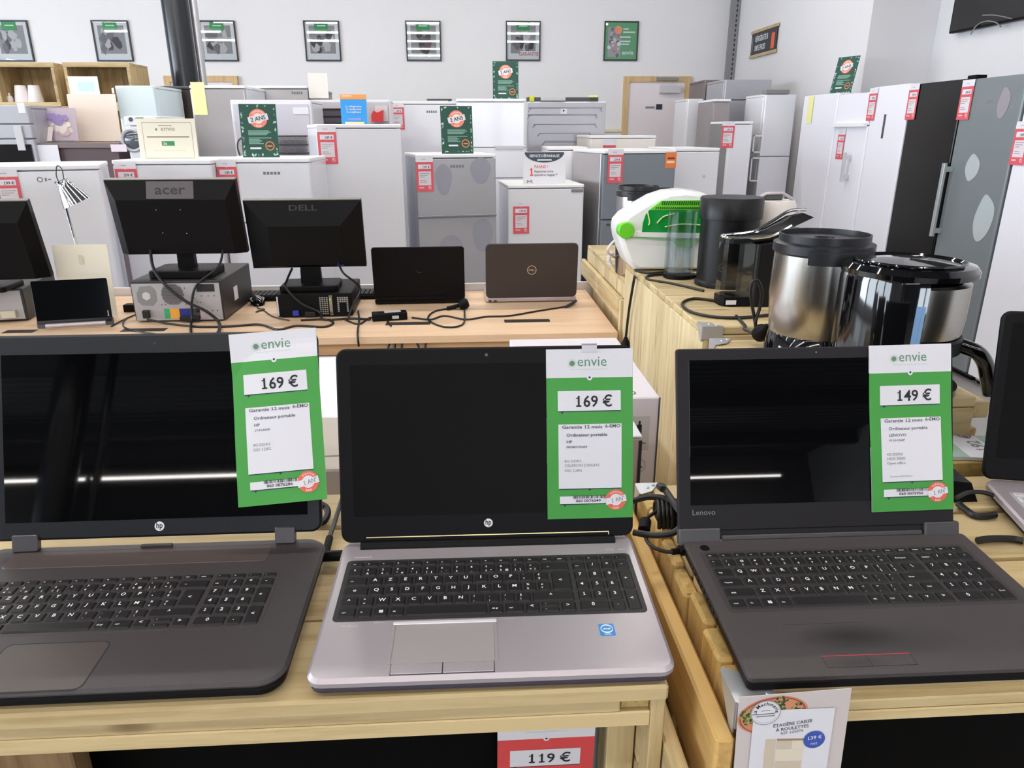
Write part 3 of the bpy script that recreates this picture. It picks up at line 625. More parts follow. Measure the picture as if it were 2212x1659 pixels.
# ================================================================== price tags
TW, TL_ = .112, .2215
def U(u): return (u - .5) * TW
def V(v): return -v * TL_
def arc_text(mb, s, size, cx, cy, r, a_mid, z, mi, warp, M, step=.0, flip=False):
    tot = sum(_gl(c, True)[2] for c in s) * size; a = a_mid + (tot / r / 2) * (1 if not flip else -1)
    for ch in s:
        w_ = _gl(ch, True)[2] * size; h = w_ / r / 2; a -= h if not flip else -h
        rot = a - math.pi / 2 if not flip else a + math.pi / 2
        x, y = cx + r * math.cos(a), cy + r * math.sin(a)
        mb.text(ch, size, x - math.cos(rot) * w_ / 2, y - math.sin(rot) * w_ / 2, z, mi, M, True, 'L', 1., warp, rot)
        a -= h if not flip else -h
def price_tag(name, label, cat, M, body, price, warp=None, lines=None, code=None, group=None, detail=True, tape=False):
    """hanging paper tag: origin at the middle of its top edge, x right, y up, z towards the viewer"""
    t = thing(name, label, cat, matrix=M, group=group); W_ = warp
    b = MB(); e = .0003
    n = 14 if warp else 1
    b.quad(-TW / 2, -TL_, TW / 2, V(.167), 0, 1, None, W_, n, n); b.quad(-TW / 2, V(.167), TW / 2, 0, 0, 0, None, W_, n, 6)
    b.quad(TW / 2, -TL_, -TW / 2, 0, -e * (4 if warp else 1), 0, None, W_, n, n)
    b.disc(0, V(.168), .0034, e, 0, None, W_); b.disc(0, V(.166), .0014, e * 1.6, 2, None, W_)
    b.build('paper', [PAPER, body, NAVY], t)
    if not detail:
        b = MB(); b.text('envie', .0125, U(.31), V(.105), e, 0, None, False, 'L', 1.1, W_); b.build('logo', [GINK], t)
        b = MB(); b.quad(U(.13), V(.36), U(.86), V(.235), e, 0, None, W_); b.text(price, .021, U(.80), V(.34), 2 * e, 1, None, True, 'R', .92, W_); b.build('price_panel', [PAPER, INK], t)
        b = MB(); b.quad(U(.14), V(.82), U(.86), V(.43), e, 0, None, W_)
        for k, w_ in enumerate((.6, .5, .3, 0, .34, .42)):
            if w_: b.quad(U(.2), V(.49 + k * .05), U(.2 + w_), V(.478 + k * .05), 2 * e, 1, None, W_)
        b.build('info_panel', [mat('paper_dim', (222, 214, 220), .7), GINK], t)
        b = MB(); b.quad(U(.15), V(.905), U(.45), V(.87), e, 0, None, W_); b.disc(U(.78), V(.89), .011, e, 0, None, W_); b.add([(U(.7), V(.91), 2 * e), (U(.78), V(.925), 2 * e), (U(.9), V(.86), 2 * e), (U(.88), V(.85), 2 * e)], [(0, 1, 2, 3)], 1, None, False, W_)
        b.build('badge', [mat('tag_pale', (236, 190, 196), .7), body], t)
        return t
    b = MB()
    for r0, r1, mi in ((0, .0034, 0), (.0041, .0046, 1), (.0054, .0057, 1)): b.disc(U(.30), V(.083), r1, e, mi, None, W_, 24, r0)
    b.text('envie', .0186, U(.355), V(.1), e, 0, None, False, 'L', sq('envie', .0186, .347 * TW, False), W_)
    for k in range(10): b.quad(U(.29 + k * .042), V(.120), U(.29 + k * .042 + .034), V(.1165), e, 1, None, W_)
    b.build('logo', [LOGOG, mat('logo_pale', (196, 206, 200), .8)], t)
    def panel(nm, u0, u1, v0, v1, tail):
        q = MB(); q.quad(U(u0), V(v1), U(u1), V(v0), e, 0, None, W_, 6, 2); q.quad(U(u0) + .0006, V(v1) - .0012, U(u1) - .0003, V(v1), e, 1, None, W_, 6, 1)
        q.add([(U(tail), V(v1) - .001, e), (U(tail) + .001, V(v1) - .0038, e), (U(tail) + .004, V(v1) - .001, e)], [(0, 1, 2)], 1, None, False, W_)
        return q
    q = panel('price', .13, .86, .2436, .36, .165); q.text(price, .0205, U(.765), V(.3365), 2 * e, 2, None, True, 'R', sq('169 €', .0205, .446 * TW), W_); q.build('price_panel', [PAPER, NAVY, INK], t)
    q = panel('info', .133, .867, .438, .82, .48)
    q.text('Garantie 12 mois', .0061, U(.175), V(.4635), 2 * e, 2, None, True, 'L', sq('Garantie 12 mois', .0061, .468 * TW), W_); q.text('6-EMO', .0061, U(.855), V(.4605), 2 * e, 2, None, True, 'R', sq('6-EMO', .0061, .18 * TW), W_)
    for (s_, sz, u, v, bold, mi) in lines: q.text(s_, sz, U(u), V(v), 2 * e, mi, None, bold, 'L', sq('Ordinateur portable', .0056, .477 * TW) if bold else sq('CELERON 2.00GHZ', .0048, .41 * TW, False), W_)
    q.build('info_panel', [PAPER, NAVY, mat('ink_violet', (84, 80, 100), .8), GINK], t)
    q = panel('code', .145, .72, .866, .911, .19); rng = random.Random(len(code) + int(code[-2:]))
    u = .30
    while u < .68:
        w_ = rng.choice((.003, .006, .009)); q.quad(U(u), V(.881), U(u + w_), V(.862), 2 * e, 2, None, W_); u += w_ + rng.choice((.004, .006, .009))
    q.text(code, .0052, U(.33), V(.902), 2 * e, 2, None, True, 'L', sq('060 0076049', .0052, .294 * TW), W_); q.build('barcode_label', [PAPER, NAVY, INK], t)
    q = MB(); cx, cy = U(.8), V(.891)
    q.disc(cx, cy, .0136, 2 * e, 0, None, W_, 32); q.disc(cx, cy, .0078, 3 * e, 1, None, W_, 28)
    arc_text(q, 'GARANTIE', .0032, cx, cy, .0094, math.pi / 2, 3 * e, 1, W_, None); arc_text(q, 'ENVIE', .0032, cx, cy, .0121, -math.pi / 2, 3 * e, 1, W_, None, flip=True)
    R_ = Matrix.Translation((cx, cy, 0)) @ Matrix.Rotation(math.radians(11), 4, 'Z')
    q.quad(-.0137, -.0042, .0137, .0042, 4 * e, 2, R_, W_); q.text('1 AN', .0082, -.0068, -.0028, 5 * e, 3, R_, False, 'L', .85, W_); q.text('*', .007, .0088, -.001, 5 * e, 3, R_, False, 'L', .9, W_)
    q.build('warranty_badge', [BADGE, mat('badge_pale', (226, 222, 230), .7), PAPER, GINK], t)
    return t
def on_lid(rootm, bd, z, ang, x, y, off=.0012, rot=0.): return rootm @ lidM(bd, z, ang) @ Matrix.Translation((x, y, off)) @ Matrix.Rotation(rot, 4, 'Z')
GT = 'green hanging price tags'
L0 = lambda n, m: [('Ordinateur portable', .0056, .225, .51, True, 2), (n, .0052, .225, .549, True, 2), (m, .0037, .225, .5775, True, 2)]
tc_ = price_tag('price_tag', 'green 169 € price tag taped flat on the silver laptop screen', 'price tag', on_lid(MC, BD + .006, TH, LA, .1333, .2502, .0012, .0005), GREEN, '169 €',
          lambda p: Vector((p.x, p.y, p.z + .0008 * math.sin(p.y * 40))), L0('HP', 'PROBOOK650') + [('8G DDR3', .0048, .2, .663, False, 3), ('CELERON 2.00GHZ', .0048, .2, .689, False, 3), ('SSD 128G', .0048, .2, .719, False, 3)], '060 0076049', GT)
MB().box(-.010, .0095, -.004, .0068, .0006, .0009, c=0).box(-.010, .0095, .0046, .0068, -.0055, .0009, c=0).build('tape_strip', mat('tape', (206, 206, 214), .3), tc_)
price_tag('price_tag', 'green 149 € price tag hanging on the screen of the dark laptop on the right', 'price tag', on_lid(MR, .245, TH3 - .001, LA3, .1165, .2535, .0016, .012), GREEN, '149 €',
          lambda p: Vector((p.x, p.y, p.z + .0012 * math.sin(p.y * 30 + 1))), L0('LENOVO', 'V110-15IAP') + [('4G DDR3', .0048, .19, .663, False, 3), ('HDD 500G', .0048, .19, .689, False, 3), ('Open office', .0048, .19, .716, False, 3), ('Garantie CONSTRUCT', .0028, .225, .793, False, 3)], '060 0075956', GT)
def curl(p):
    k = max(0, (-p.x + .010 + (p.y + .05) * .25)) ; z = -1.6 * max(0, -p.x + .02) ** 2 * max(0, 1 + p.y / .16) + .022 * (-p.y / TL_) ** 1.3
    if p.y > -.04: z -= (p.y + .04) ** 2 * 5
    return Vector((p.x, p.y, p.z + max(z, -.002)))
price_tag('price_tag', 'curled green 169 € price tag leaning over the large dark laptop on the left', 'price tag', on_lid(ML, .250, TH2, LA2, .155, .2785, .0055, .068), GREEN, '169 €',
          curl, L0('HP', '17-P125NF') + [('4G DDR3', .0048, .2, .663, False, 3), ('SSD 128G', .0048, .2, .69, False, 3)], '060 0076286', GT)
# red tag hanging on the television below the table
pt = Yp(1176, 1582, .66)
price_tag('price_tag', 'red 119 € price tag hanging under the front edge of the pine crate table', 'price tag', frame((pt.x + .003, .66, pt.z + .026), (1, .02, 0), (0, -.05, .999), (0, -.999, -.05)) @ Matrix.Diagonal((1.02, 1.0, 1, 1)), TAGRED, '119 €', None,
          [], '060 0071192', None)
# the product card on the right crate table
pa, pb = Yp(1597, 1506, .553), Yp(1840, 1487, .553)
wd = (pb - pa).length; ax = (pb - pa).normalized(); M = frame(pa, ax, Vector((0, 0, 1)).cross(ax).cross(ax) * -1, ax.cross(Vector((0, 0, 1))))
az = Vector((0, -1, 0)); ay = az.cross(ax).normalized(); M = frame(pa, ax, ay, ax.cross(ay))
card = thing('product_card', 'printed card for a crate shelf with bowl photo, on the right table edge', 'sign', matrix=M)
k = wd / 1811.; hgt = .235       # zoomed card units
def kx(x): return (x - 262) * k
def ky(y, x=262): return -(y - 488 + (x - 262) * .083) * k * .985
MB().box(0, wd, -hgt, 0, -.0006, 0, c=0).build('card', mat('card_photo', (206, 196, 196), .6, var=.05), card)
def ell(mb, cx, cy, rx, ry, z, mi, seg=36, a0=0, a1=360, rot=0.):
    pts = []
    for i in range(seg):
        a = math.radians(a0 + (a1 - a0) * i / (seg - (0 if a1 - a0 == 360 else 1))); x, y = rx * math.cos(a), ry * math.sin(a); pts.append((cx + x * math.cos(rot) - y * math.sin(rot), cy + x * math.sin(rot) + y * math.cos(rot), z))
    mb.add(pts, [tuple(range(len(pts)))], mi)
b = MB(); e = .0003; cx, cy = kx(830), ky(860, 830)
for r_, mi, zz in ((1., 0, 1), (.94, 1, 2), (.90, 0, 3)): ell(b, cx, cy, 575 * k * r_, 370 * k * r_, e * zz * .5, mi, rot=.12)
rng = random.Random(5)
for (ux, uy, rr, nn) in ((420, 880, 130, 46), (930, 570, 110, 26), (980, 680, 60, 14), (1230, 700, 90, 22)):
    for i in range(nn):
        a, q = rng.uniform(0, 6.28), rr * math.sqrt(rng.random()); s_ = rng.uniform(14, 34)
        X_, Y_ = ux + q * math.cos(a), uy + q * math.sin(a) * 1.2
        ell(b, kx(X_), ky(Y_, X_), s_ * k, s_ * k * .6, e * (2 + i * .02), rng.choice((2, 2, 3, 4)), 8, rot=rng.uniform(0, 3))
b.build('bowl_photo', [mat('terracotta', (206, 138, 104), .7), mat('terracotta_dark', (150, 72, 56), .7), mat('herb_dark', (40, 70, 36), .8), mat('herb', (74, 110, 48), .8), mat('herb_light', (150, 180, 80), .8)], card)
b = MB(); z = e * 4
b.add([(kx(510), ky(690, 510) - 60 * k, z), (kx(1835), ky(690, 1835) - 60 * k + 45 * k, z), (kx(1790), -hgt, z), (kx(480), -hgt, z)], [(3, 2, 1, 0)], 0)
z += e * .6
for s_, sz, y_, bold in (('ÉTAGÈRE CAISSE', 88, 1052, True), ('À ROULETTES', 88, 1148, True), ('RÉF 105074', 76, 1228, False)): b.text(s_, sz * k, kx(1165), ky(y_, 1165) + 10 * k, z, 1, None, bold, 'C', sq('ÉTAGÈRE CAISSE', 88, 640.), None, .085)
for (a0, a1, b0, b1, mi) in ((740, 915, 1340, 2100, 2), (930, 1380, 1330, 1370, 4), (930, 1180, 1370, 1550, 2), (1190, 1380, 1370, 1550, 3), (930, 1380, 1560, 1800, 3), (930, 1380, 1810, 2100, 2)):
    b.add([(kx(a0), ky(b1, a0), z), (kx(a1), ky(b1, a1), z), (kx(a1), ky(b0, a1), z), (kx(a0), ky(b0, a0), z)], [(0, 1, 2, 3)], mi)
b.build('text_panel', [PAPER, mat('ink_slate', (66, 66, 84), .8), mat('photo_wood', (206, 192, 172), .8), mat('photo_wood_pale', (222, 212, 192), .8), mat('photo_shade', (150, 128, 100), .8)], card)
b = MB(); c0 = (kx(700), ky(785, 700)); z = e * 6; r_ = 243 * k
b.disc(c0[0], c0[1], r_, z, 0, seg=40); b.disc(c0[0], c0[1], r_ * .97, z + e * .5, 1, seg=40, r0=r_ * .945)
arc_text(b, 'La Machinerie', 92 * k, c0[0], c0[1], 152 * k, math.pi / 2 + .05, z + e * .5, 1, None, None)
arc_text(b, '- - - - - - - - - - - - - - - - - - -', 34 * k, c0[0], c0[1], 205 * k, -math.pi / 2 + .1, z + e * .5, 1, None, None, flip=True)
for y_, w_, h_ in ((735, 150, 10), (800, 300, 16), (843, 300, 16)): b.quad(c0[0] - w_ / 2 * k, ky(y_, 700) - h_ * k, c0[0] + w_ / 2 * k, ky(y_, 700) + h_ * k * .2, z + e * .5, 2)
b.build('round_stamp', [PAPER, INK, GINK], card)
b = MB(); c0 = (kx(1545), ky(1350, 1545)); b.disc(c0[0], c0[1], 178 * k, z, 0, seg=32); b.text('139 €', 98 * k, c0[0], c0[1] + 15 * k, z + e, 1, None, True, 'C', 1, None, .08); b.text('net', 88 * k, c0[0], c0[1] - 100 * k, z + e, 1, None, False, 'C', 1, None, .08)
b.build('price_dot', [mat('dot_blue', (56, 84, 172), .6), PAPER], card)
# ================================================================== the light wood desk behind, with its computers
ZD = .72; DY0, DY1, DX0, DX1 = 2.575, 3.345, -2.15, .545
dk = thing('desk', 'long light oak desk with computers, behind the front laptops', 'desk', (0, 0, 0))
MB().box(DX0, DX1, DY0, DY1, ZD - .03, ZD, c=.002).build('desktop', OAK, dk)
b = MB(); b.box(DX0 + .02, DX1 - .02, DY0 + .02, DY0 + .04, ZD - .075, ZD - .031); b.build('apron', wood('oak_shade', (206, 168, 128), (190, 150, 110), 'x', knots=False, island=0, scale=.6), dk)
for x0, x1 in ((DX0 + .03, -1.35), (-1.345, -.42), (-.415, DX1 - .03)):
    d = MB().box(x0, x1, DY0 + .01, DY0 + .03, ZD - .175, ZD - .078).build('drawer', mat('drawer_white', (214, 208, 210), .5), dk)
    MB().box((x0 + x1) / 2 - .06, (x0 + x1) / 2 + .06, DY0 + .004, DY0 + .0105, ZD - .13, ZD - .122).build('handle', LGREY, d)
MB().box(DX0 + .02, DX1 - .02, DY0 + .012, DY0 + .035, ZD - .275, ZD - .178).build('lower_rail', OAK, dk)
for xx in (DX0, DX1 - .03): MB().box(xx, xx + .03, DY0 + .005, DY1 - .005, 0, ZD - .031).build('side_panel', OAK, dk)
MB().box(DX0 + .03, DX1 - .03, DY1 - .03, DY1 - .012, 0, ZD - .031).build('back_panel', BLKM, dk)
tag(MB().box(DX0, DX1 + .03, DY1 + .006, DY1 + .024, .0, ZD + .035).build('partition_board', mat('ledge_white', (228, 226, 230), .5)), 'low white board standing along the back edge of the oak desk', 'board')
SLOT = mat('slot_dark', (34, 26, 24), .6)
for (a, c_) in (((1090, 697), (1187, 691)), ((832, 703), (930, 697)), ((258, 717), (365, 708)), ((2, 720), (82, 713))):
    p, q = Zp(*a, ZD), Zp(*c_, ZD); b = MB().box(p.x, q.x, p.y, p.y + .045, ZD - .004, ZD + .001, c=.0003); b.build('cable_slot', SLOT, dk)

def monitor(name, label, cx, cy, zbot, w_, h_, tilt, yaw, logo, logo_mat, stand, zbase, panel=None, depth=.05, inner=(.84, .03, .77)):
    """seen from behind: local x right, y away from the viewer, z up; the screen looks away from the viewer"""
    t = thing(name, label, 'monitor', (cx, cy, zbase), yaw)
    M = Matrix.Translation((0, 0, zbot - zbase)) @ Matrix.Rotation(tilt, 4, 'X')
    hw = w_ / 2; b = MB(M)
    o = [(-hw, 0), (hw, 0), (hw, h_), (-hw, h_)]; iw, ib, it = inner; i = [(-hw * iw, h_ * ib), (hw * iw, h_ * ib), (hw * iw, h_ * it), (-hw * iw, h_ * it)]
    b.loops([[(x, .038, z) for x, z in o], [(x, .014, z) for x, z in o], [(x, .010, z * .994 + .0009) for x, z in o], [(x, -.024, z) for x, z in i]][::-1], 0, smooth=False)
    body = b.build('housing', panel or BLK, t)
    MB(M).box(-hw + .004, hw - .004, .0375, .042, .004, h_ - .004, c=.001).build('screen', BLKG, t)
    MB(M).box(-hw, hw, .0105, .036, h_ - .0005, h_ + .0035, c=.001).build('top_edge', mat('bezel_grey', (120, 118, 116), .35), t)
    # logo lies on the sloping upper band of the back
    z0, y0, z1, y1 = h_ * inner[2], -.024, h_ * .994, .010
    L_ = Vector((0, y1 - y0, z1 - z0)); n_ = L_.normalized()
    f = M @ frame((0, y0, z0), (1, 0, 0), n_, Vector((1, 0, 0)).cross(n_))
    bl = MB(f); Lh = L_.length
    if logo[1] == 'plate':
        bl.quad(-hw * .36, Lh * .06, hw * .36, Lh * .97, .0004, 1); 
    V_, F_, wtxt = text_geo(logo[0], 1, True); sz = logo[2] / wtxt
    bl.text(logo[0], sz * (.8 if logo[1] == 'plate' else .62), -logo[2] / 2, Lh * (.3 if logo[1] == 'plate' else .62), .001, 0, bold=True, squeeze=1.25 if logo[1] == 'plate' else 1.61)
    bl.build('logo', [logo_mat, mat('plate_grey', (84, 77, 82), .5)], t)
    return t, M
def stand(t, zb, zt, w_, y, base=(.15, .10), dy=0., thick=.012, lean=.0):
    zb0 = t.location.z
    MB().rbox(-base[0], base[0], y - base[1], y + base[1] * 1.1, zb - zb0, zb - zb0 + thick, .02, .004).build('stand_base', BLK, t)
    b = MB(); b.loops([[(-w_ * 1.12, y + .0, zb - zb0 + thick), (w_ * 1.12, y, zb - zb0 + thick), (w_ * 1.12, y + .03, zb - zb0 + thick), (-w_ * 1.12, y + .03, zb - zb0 + thick)],
                      [(-w_, y - lean, zt - zb0), (w_, y - lean, zt - zb0), (w_, y + .03 - lean, zt - zb0), (-w_, y + .03 - lean, zt - zb0)]])
    b.build('stand_neck', BLK, t)
    return t
# --- computer lying flat, grey back plate with coloured sockets
pc = thing('desktop_computer', 'black desktop computer lying flat, grey back plate with coloured sockets, under the larger monitor', 'computer', (-1.13, 2.835, ZD), .0)
MB().box(-.17, .17, .002, .40, .006, .162, c=.003).build('case', mat('case_black', (44, 42, 43), .4), pc)
pb = MB(frame((-.165, .0008, .008), (1, 0, 0), (0, 0, 1), (0, -1, 0)))
pb.box(0, .33, 0, .145, -.001, .0006, c=.0003).build('back_plate', mat('plate_steel', (176, 174, 178), .4, metal=.3), pc)
k = .33 / 1470. ; FX = lambda x: (x - 175) * k; FY = lambda y: (1140 - y) * k * 1.08
Mp = pb.M
b = MB(Mp); b.prism([(FX(x), FY(y)) for x, y in ((245, 700), (310, 590), (500, 575), (570, 650), (570, 820), (490, 900), (310, 890), (245, 830))], .0006, .0014, 0)
b.prism([(FX(405) + .017 * math.cos(i * math.pi / 3 + .5), FY(740) + .017 * math.sin(i * math.pi / 3 + .5)) for i in range(6)], .0014, .0026, 1); b.build('power_fan', [GREY, LGREY], pc)
b = MB(Mp); R_ = .042
for i in range(-9, 10):
    for j in range(-9, 10):
        x, y = i * .0046 + (j % 2) * .0023, j * .0042
        if x * x + y * y < R_ * R_: b.disc(FX(845) + x, FY(720) + y, .00205, .0011, 0, seg=6)
b.build('fan_grille', INK, pc)
b = MB(Mp)
for x0, x1, mi in ((660, 755, 0), (757, 915, 1), (917, 1105, 2), (1107, 1265, 3), (1267, 1335, 4)): b.quad(FX(x0), FY(1110), FX(x1), FY(950), .0009, mi)
b.build('socket_panel', [mat('socket_green', (44, 160, 100), .5), mat('socket_orange', (232, 160, 52), .5), mat('socket_blue', (36, 40, 128), .5), DGREY, mat('socket_pale', (196, 170, 180), .5)], pc)
b = MB(Mp); b.box(FX(310), FX(420), FY(1090), FY(965), 0, .016).box(FX(930), FX(1250), FY(1140), FY(1070), 0, .02).box(FX(1200), FX(1255), FY(1010), FY(970), 0, .004); b.build('plug', CABLE, pc)
b = MB(Mp)
for x, y in ((1330, 750), (1440, 750), (1540, 750), (1350, 640), (1430, 640), (1520, 640), (1060, 620), (1200, 660), (1190, 780), (1300, 850), (1240, 850), (1480, 990), (1565, 990), (640, 885), (700, 880), (1050, 880)): b.disc(FX(x), FY(y), .0022, .001, 0, seg=8)
b.box(FX(1260), FX(1560), FY(680), FY(560), .0005, .003).build('vent_hole', [INK], pc)
MB().box(.1698, .1705, .15, .20, .05, .105, c=.0002).build('label_sticker', PAPER, pc)
m1, MM = monitor('monitor', 'larger wide monitor seen from behind, standing on the flat desktop computer', -1.125, 2.965, .965, .485, .289, .19, .0, ('acer', 'plate', .112), mat('logo_black', (14, 13, 14), .3), None, ZD + .162)
stand(m1, ZD + .162, 1.03, .03, .0, (.12, .09), thick=.03)
b = MB(MM)
for x, z in ((-.06, .185), (.03, .185), (-.055, .095), (.035, .092)): b.lathe([(.0025, 0), (.002, .001)], 8, M=MM @ frame((x, -.0245, z), (1, 0, 0), (0, 0, 1), (0, -1, 0)), caps=True)
b.build('screw', CHROME, m1)
MB(MM).box(-.155, -.115, -.0035, -.0015, .012, .030, c=.0002).build('rating_label', LGREY, m1)
# --- slim computer
pc2 = thing('desktop_computer', 'slim black desktop computer lying flat under the smaller monitor', 'computer', (-.617, 2.875, ZD), .03)
MB().box(-.148, .148, .002, .31, .005, .096, c=.003).build('case', BLK, pc2)
pb = MB(frame((-.148, .001, .005), (1, 0, 0), (0, 0, 1), (0, -1, 0))); pb.box(.004, .292, .003, .088, -.0005, .001, c=.0003).build('back_plate', BLKM, pc2)
MB(pb.M).quad(.002, .005, .008, .082, .0014, 0).build('side_strip', LGREY, pc2)
b = MB(pb.M)
for i in range(4):
    for j in range(9): b.quad(.168 + i * .009, .008 + j * .008, .174 + i * .009, .013 + j * .008, .0014, 1)
b.build('vent_hole', mat('vent_grey', (150, 148, 144), .4), pc2) if False else None
b2_ = MB(pb.M)
for i in range(5):
    for j in range(8):
        if not (1 <= i <= 3 and j < 5): b2_.quad(.238 + i * .009, .016 + j * .0078, .2445 + i * .009, .0215 + j * .0078, .0014, 1)
b.build('vent_hole', [LGREY, mat('vent_grey', (150, 148, 144), .4)], pc2); b2_.build('fan_grille', [LGREY, MATS['vent_grey']], pc2)
b = MB(pb.M); b.box(.206, .219, .004, .084, 0, .003, 0).box(.208, .214, .062, .072, 0, .004, 1); b.build('expansion_slot', [STEEL, mat('led_yellow', (190, 220, 60), .4)], pc2)
b = MB(pb.M); b.box(.062, .086, .006, .026, 0, .012, 0); b.build('video_plug', mat('vga_blue', (44, 48, 160), .5), pc2)
b = MB(pb.M); b.box(.11, .15, .004, .02, 0, .014); b.build('plug', CABLE, pc2)
m2, MM2 = monitor('monitor', 'smaller monitor seen from behind, standing on the slim desktop computer', -.648, 3.0, .896, .452, .275, .17, .04, ('DELL', 'plain', .112), mat('logo_black', (14, 13, 14), .3), None, ZD + .096, depth=.06, inner=(.62, .08, .66))
stand(m2, ZD + .096, .97, .037, .0, (.115, .085), thick=.022)
b = MB(MM2); b.box(.075, .115, -.010, -.002, .018, .033, 0).box(.148, .158, -.010, -.002, .022, .034, 1); b.build('socket_strip', [DGREY, GREY], m2)
MB(MM2).box(.112, .140, -.022, -.004, .014, .034).build('video_plug', mat('vga_blue', (44, 48, 160), .5), m2)
# --- monitor and computer cut by the left edge
pc3 = thing('desktop_computer', 'dark desktop computer at the left end of the desk, half out of view', 'computer', (-1.90, 2.86, ZD), .18)
MB().box(-.17, .17, 0, .36, .006, .13, c=.003).build('case', mat('case_dark', (40, 42, 40), .5), pc3)
MB(frame((-.165, .0, .008), (1, 0, 0), (0, 0, 1), (0, -1, 0))).box(.02, .325, .003, .115, -.0005, .0012, c=.0003).build('back_plate', mat('plate_steel', (176, 174, 178), .4), pc3)
MB(frame((-.165, .0, .008), (1, 0, 0), (0, 0, 1), (0, -1, 0))).box(.25, .30, .012, .04, .0, .02).build('plug', mat('plug_cream', (206, 200, 180), .5), pc3)
m3_, MM3 = monitor('monitor', 'black monitor seen from behind at the left end of the desk', -1.865, 2.86, .89, .50, .30, .24, .12, ('', 'plain', .1) if False else ('acer', 'plain', .07), mat('logo_black', (14, 13, 14), .3), None, ZD + .13)
stand(m3_, ZD + .13, .97, .03, .02, (.11, .085), thick=.02)
# --- tablet
tb = thing('tablet', 'black tablet standing upright with a silver rolled foot, at the left of the desk', 'tablet', (-1.490, 2.765, ZD + .004), .0)
tb.rotation_euler = (-.12, 0, .20)
MB().rbox(-.128, .128, 0, .165, -.003, .003, .006, .001, M=frame((0, 0, .014), (1, 0, 0), (0, 0, 1), (0, -1, 0))).build('screen', mat('tablet_gloss', (5, 6, 9), .06, spec=.35), tb)
MB().rbox(-.130, .130, 0, .03, -.004, .004, .004, .001, M=frame((0, .001, .002), (1, 0, 0), (0, 0, 1), (0, -1, 0))).build('lower_band', DGREY, tb)
MB().cyl(0, 0, -.10, .105, .0085, 16, M=Matrix.Translation((0, -.006, .011)) @ Matrix.Rotation(math.pi / 2, 4, 'Y')).build('rolled_foot', SLV, tb)
b = MB(frame((.118, -.0035, .036), (0, 0, 1), (-1, 0, 0), (0, -1, 0))); b.text('Lenovo', .007, 0, 0, 0, 0, bold=True); b.build('logo', LEG, tb)
# --- blank card holder seen from behind
cs = thing('sign_holder', 'cream sign card seen from behind, leaning behind the tablet', 'sign', (-1.515, 2.93, ZD + .001))
MB().box(-.105, .105, -.001, .001, 0, .288, M=Matrix.Rotation(-.06, 4, 'X'), c=.0003).build('card', CREAM, cs)
MB().loops([[(-.006, .0, .25), (.006, .0, .25), (.006, .002, .25), (-.006, .002, .25)], [(-.02, .07, .0), (.02, .07, .0), (.02, .072, .0), (-.02, .072, .0)]]).build('easel_leg', CREAM, cs)
# --- chrome lamp
lm = thing('desk_lamp', 'chrome desk lamp with cone shade, standing behind the cream card', 'lamp', (-1.578, 3.06, ZD))
MB().lathe([(0, 0), (.07, 0), (.07, .008), (.05, .014), (.008, .018), (0, .018)], 28).build('base', CHROME, lm)
MB().tube([(0, 0, .016), (-.006, 0, .28), (-.026, 0, .515)], .0055, 10, smooth_steps=1).build('pole', CHROME, lm)
hd = Matrix.Translation((-.004, -.01, .515)) @ Matrix.Rotation(math.radians(-22), 4, 'Y') @ Matrix.Rotation(math.radians(8), 4, 'X')
MB().lathe([(.020, .012), (.024, .01), (.024, -.004), (.028, -.012), (.056, -.085), (.054, -.085), (.026, -.012), (.0, -.008)], 32, M=hd).build('lamp_shade', CHROME, lm)
MB().tube([(-.026, 0, .515), (-.03, 0, .545), (-.018, -.004, .578), (.0, -.008, .565), (.0, -.01, .525)], .0022, 8).build('cord', DGREY, lm)
MB().box(-.035, .025, -.016, -.004, .512, .520).build('bracket', CHROME, lm)
# --- keyboards and mouse
def desk_keyboard(label, cx, cy, rz, w_, d_, keymat, bodym, cols, rows):
    t = thing('computer_keyboard', label, 'keyboard', (cx, cy, ZD), rz)
    MB().rbox(-w_ / 2, w_ / 2, -d_ / 2, d_ / 2, 0, .018, .008, .003).build('body', bodym, t)
    b = MB()
    for i in range(cols):
        for j in range(rows):
            x0 = -w_ / 2 + .008 + i * (w_ - .016) / cols; y0 = -d_ / 2 + .008 + j * (d_ - .016) / rows
            b.rbox(x0 + .001, x0 + (w_ - .016) / cols - .001, y0 + .001, y0 + (d_ - .016) / rows - .001, .0178, .025, .002, .0006, 2, ztap=.0012)
    b.build('keys', keymat, t)
    return t
desk_keyboard('black keyboard lying behind the computer with coloured sockets', -1.10, 3.318, 0, .44, .12, KEYB, BLK, 21, 6) if False else desk_keyboard('black keyboard sticking out beside the computer with coloured sockets', -.905, 3.255, .0, .20, .13, KEYB, BLK, 9, 6)
desk_keyboard('black keyboard lying behind the slim desktop computer', -.56, 3.262, .0, .44, .13, KEYB, BLK, 21, 6)
ms = thing('computer_mouse', 'black mouse with silver stripes, on the desk between the two computers', 'mouse', (-.915, 3.14, ZD), .3)
b = MB(); rings = []
for k in range(9):
    a = k / 8 * math.pi / 2; r_ = math.cos(a); z = .036 * math.sin(a)
    rings.append([(.031 * r_ * math.cos(q * math.pi / 12), .055 * r_ * math.sin(q * math.pi / 12) + .004 * k / 8, z) for q in range(24)])
rings[-1] = [(x * .01, y * .01, z) for x, y, z in rings[-2]]; rings[-1] = [(x, y, .036) for x, y, z in rings[-1]]
b.loops(rings, 0, smooth=True); b.build('shell', BLKG, ms)
MB().tube([(.022, -.035, .022), (.028, 0, .022), (.022, .03, .022)], .003, 6).build('side_stripe', SLV, ms); MB().tube([(-.022, -.035, .022), (-.028, 0, .022), (-.022, .03, .022)], .003, 6).build('side_stripe', SLV, ms)
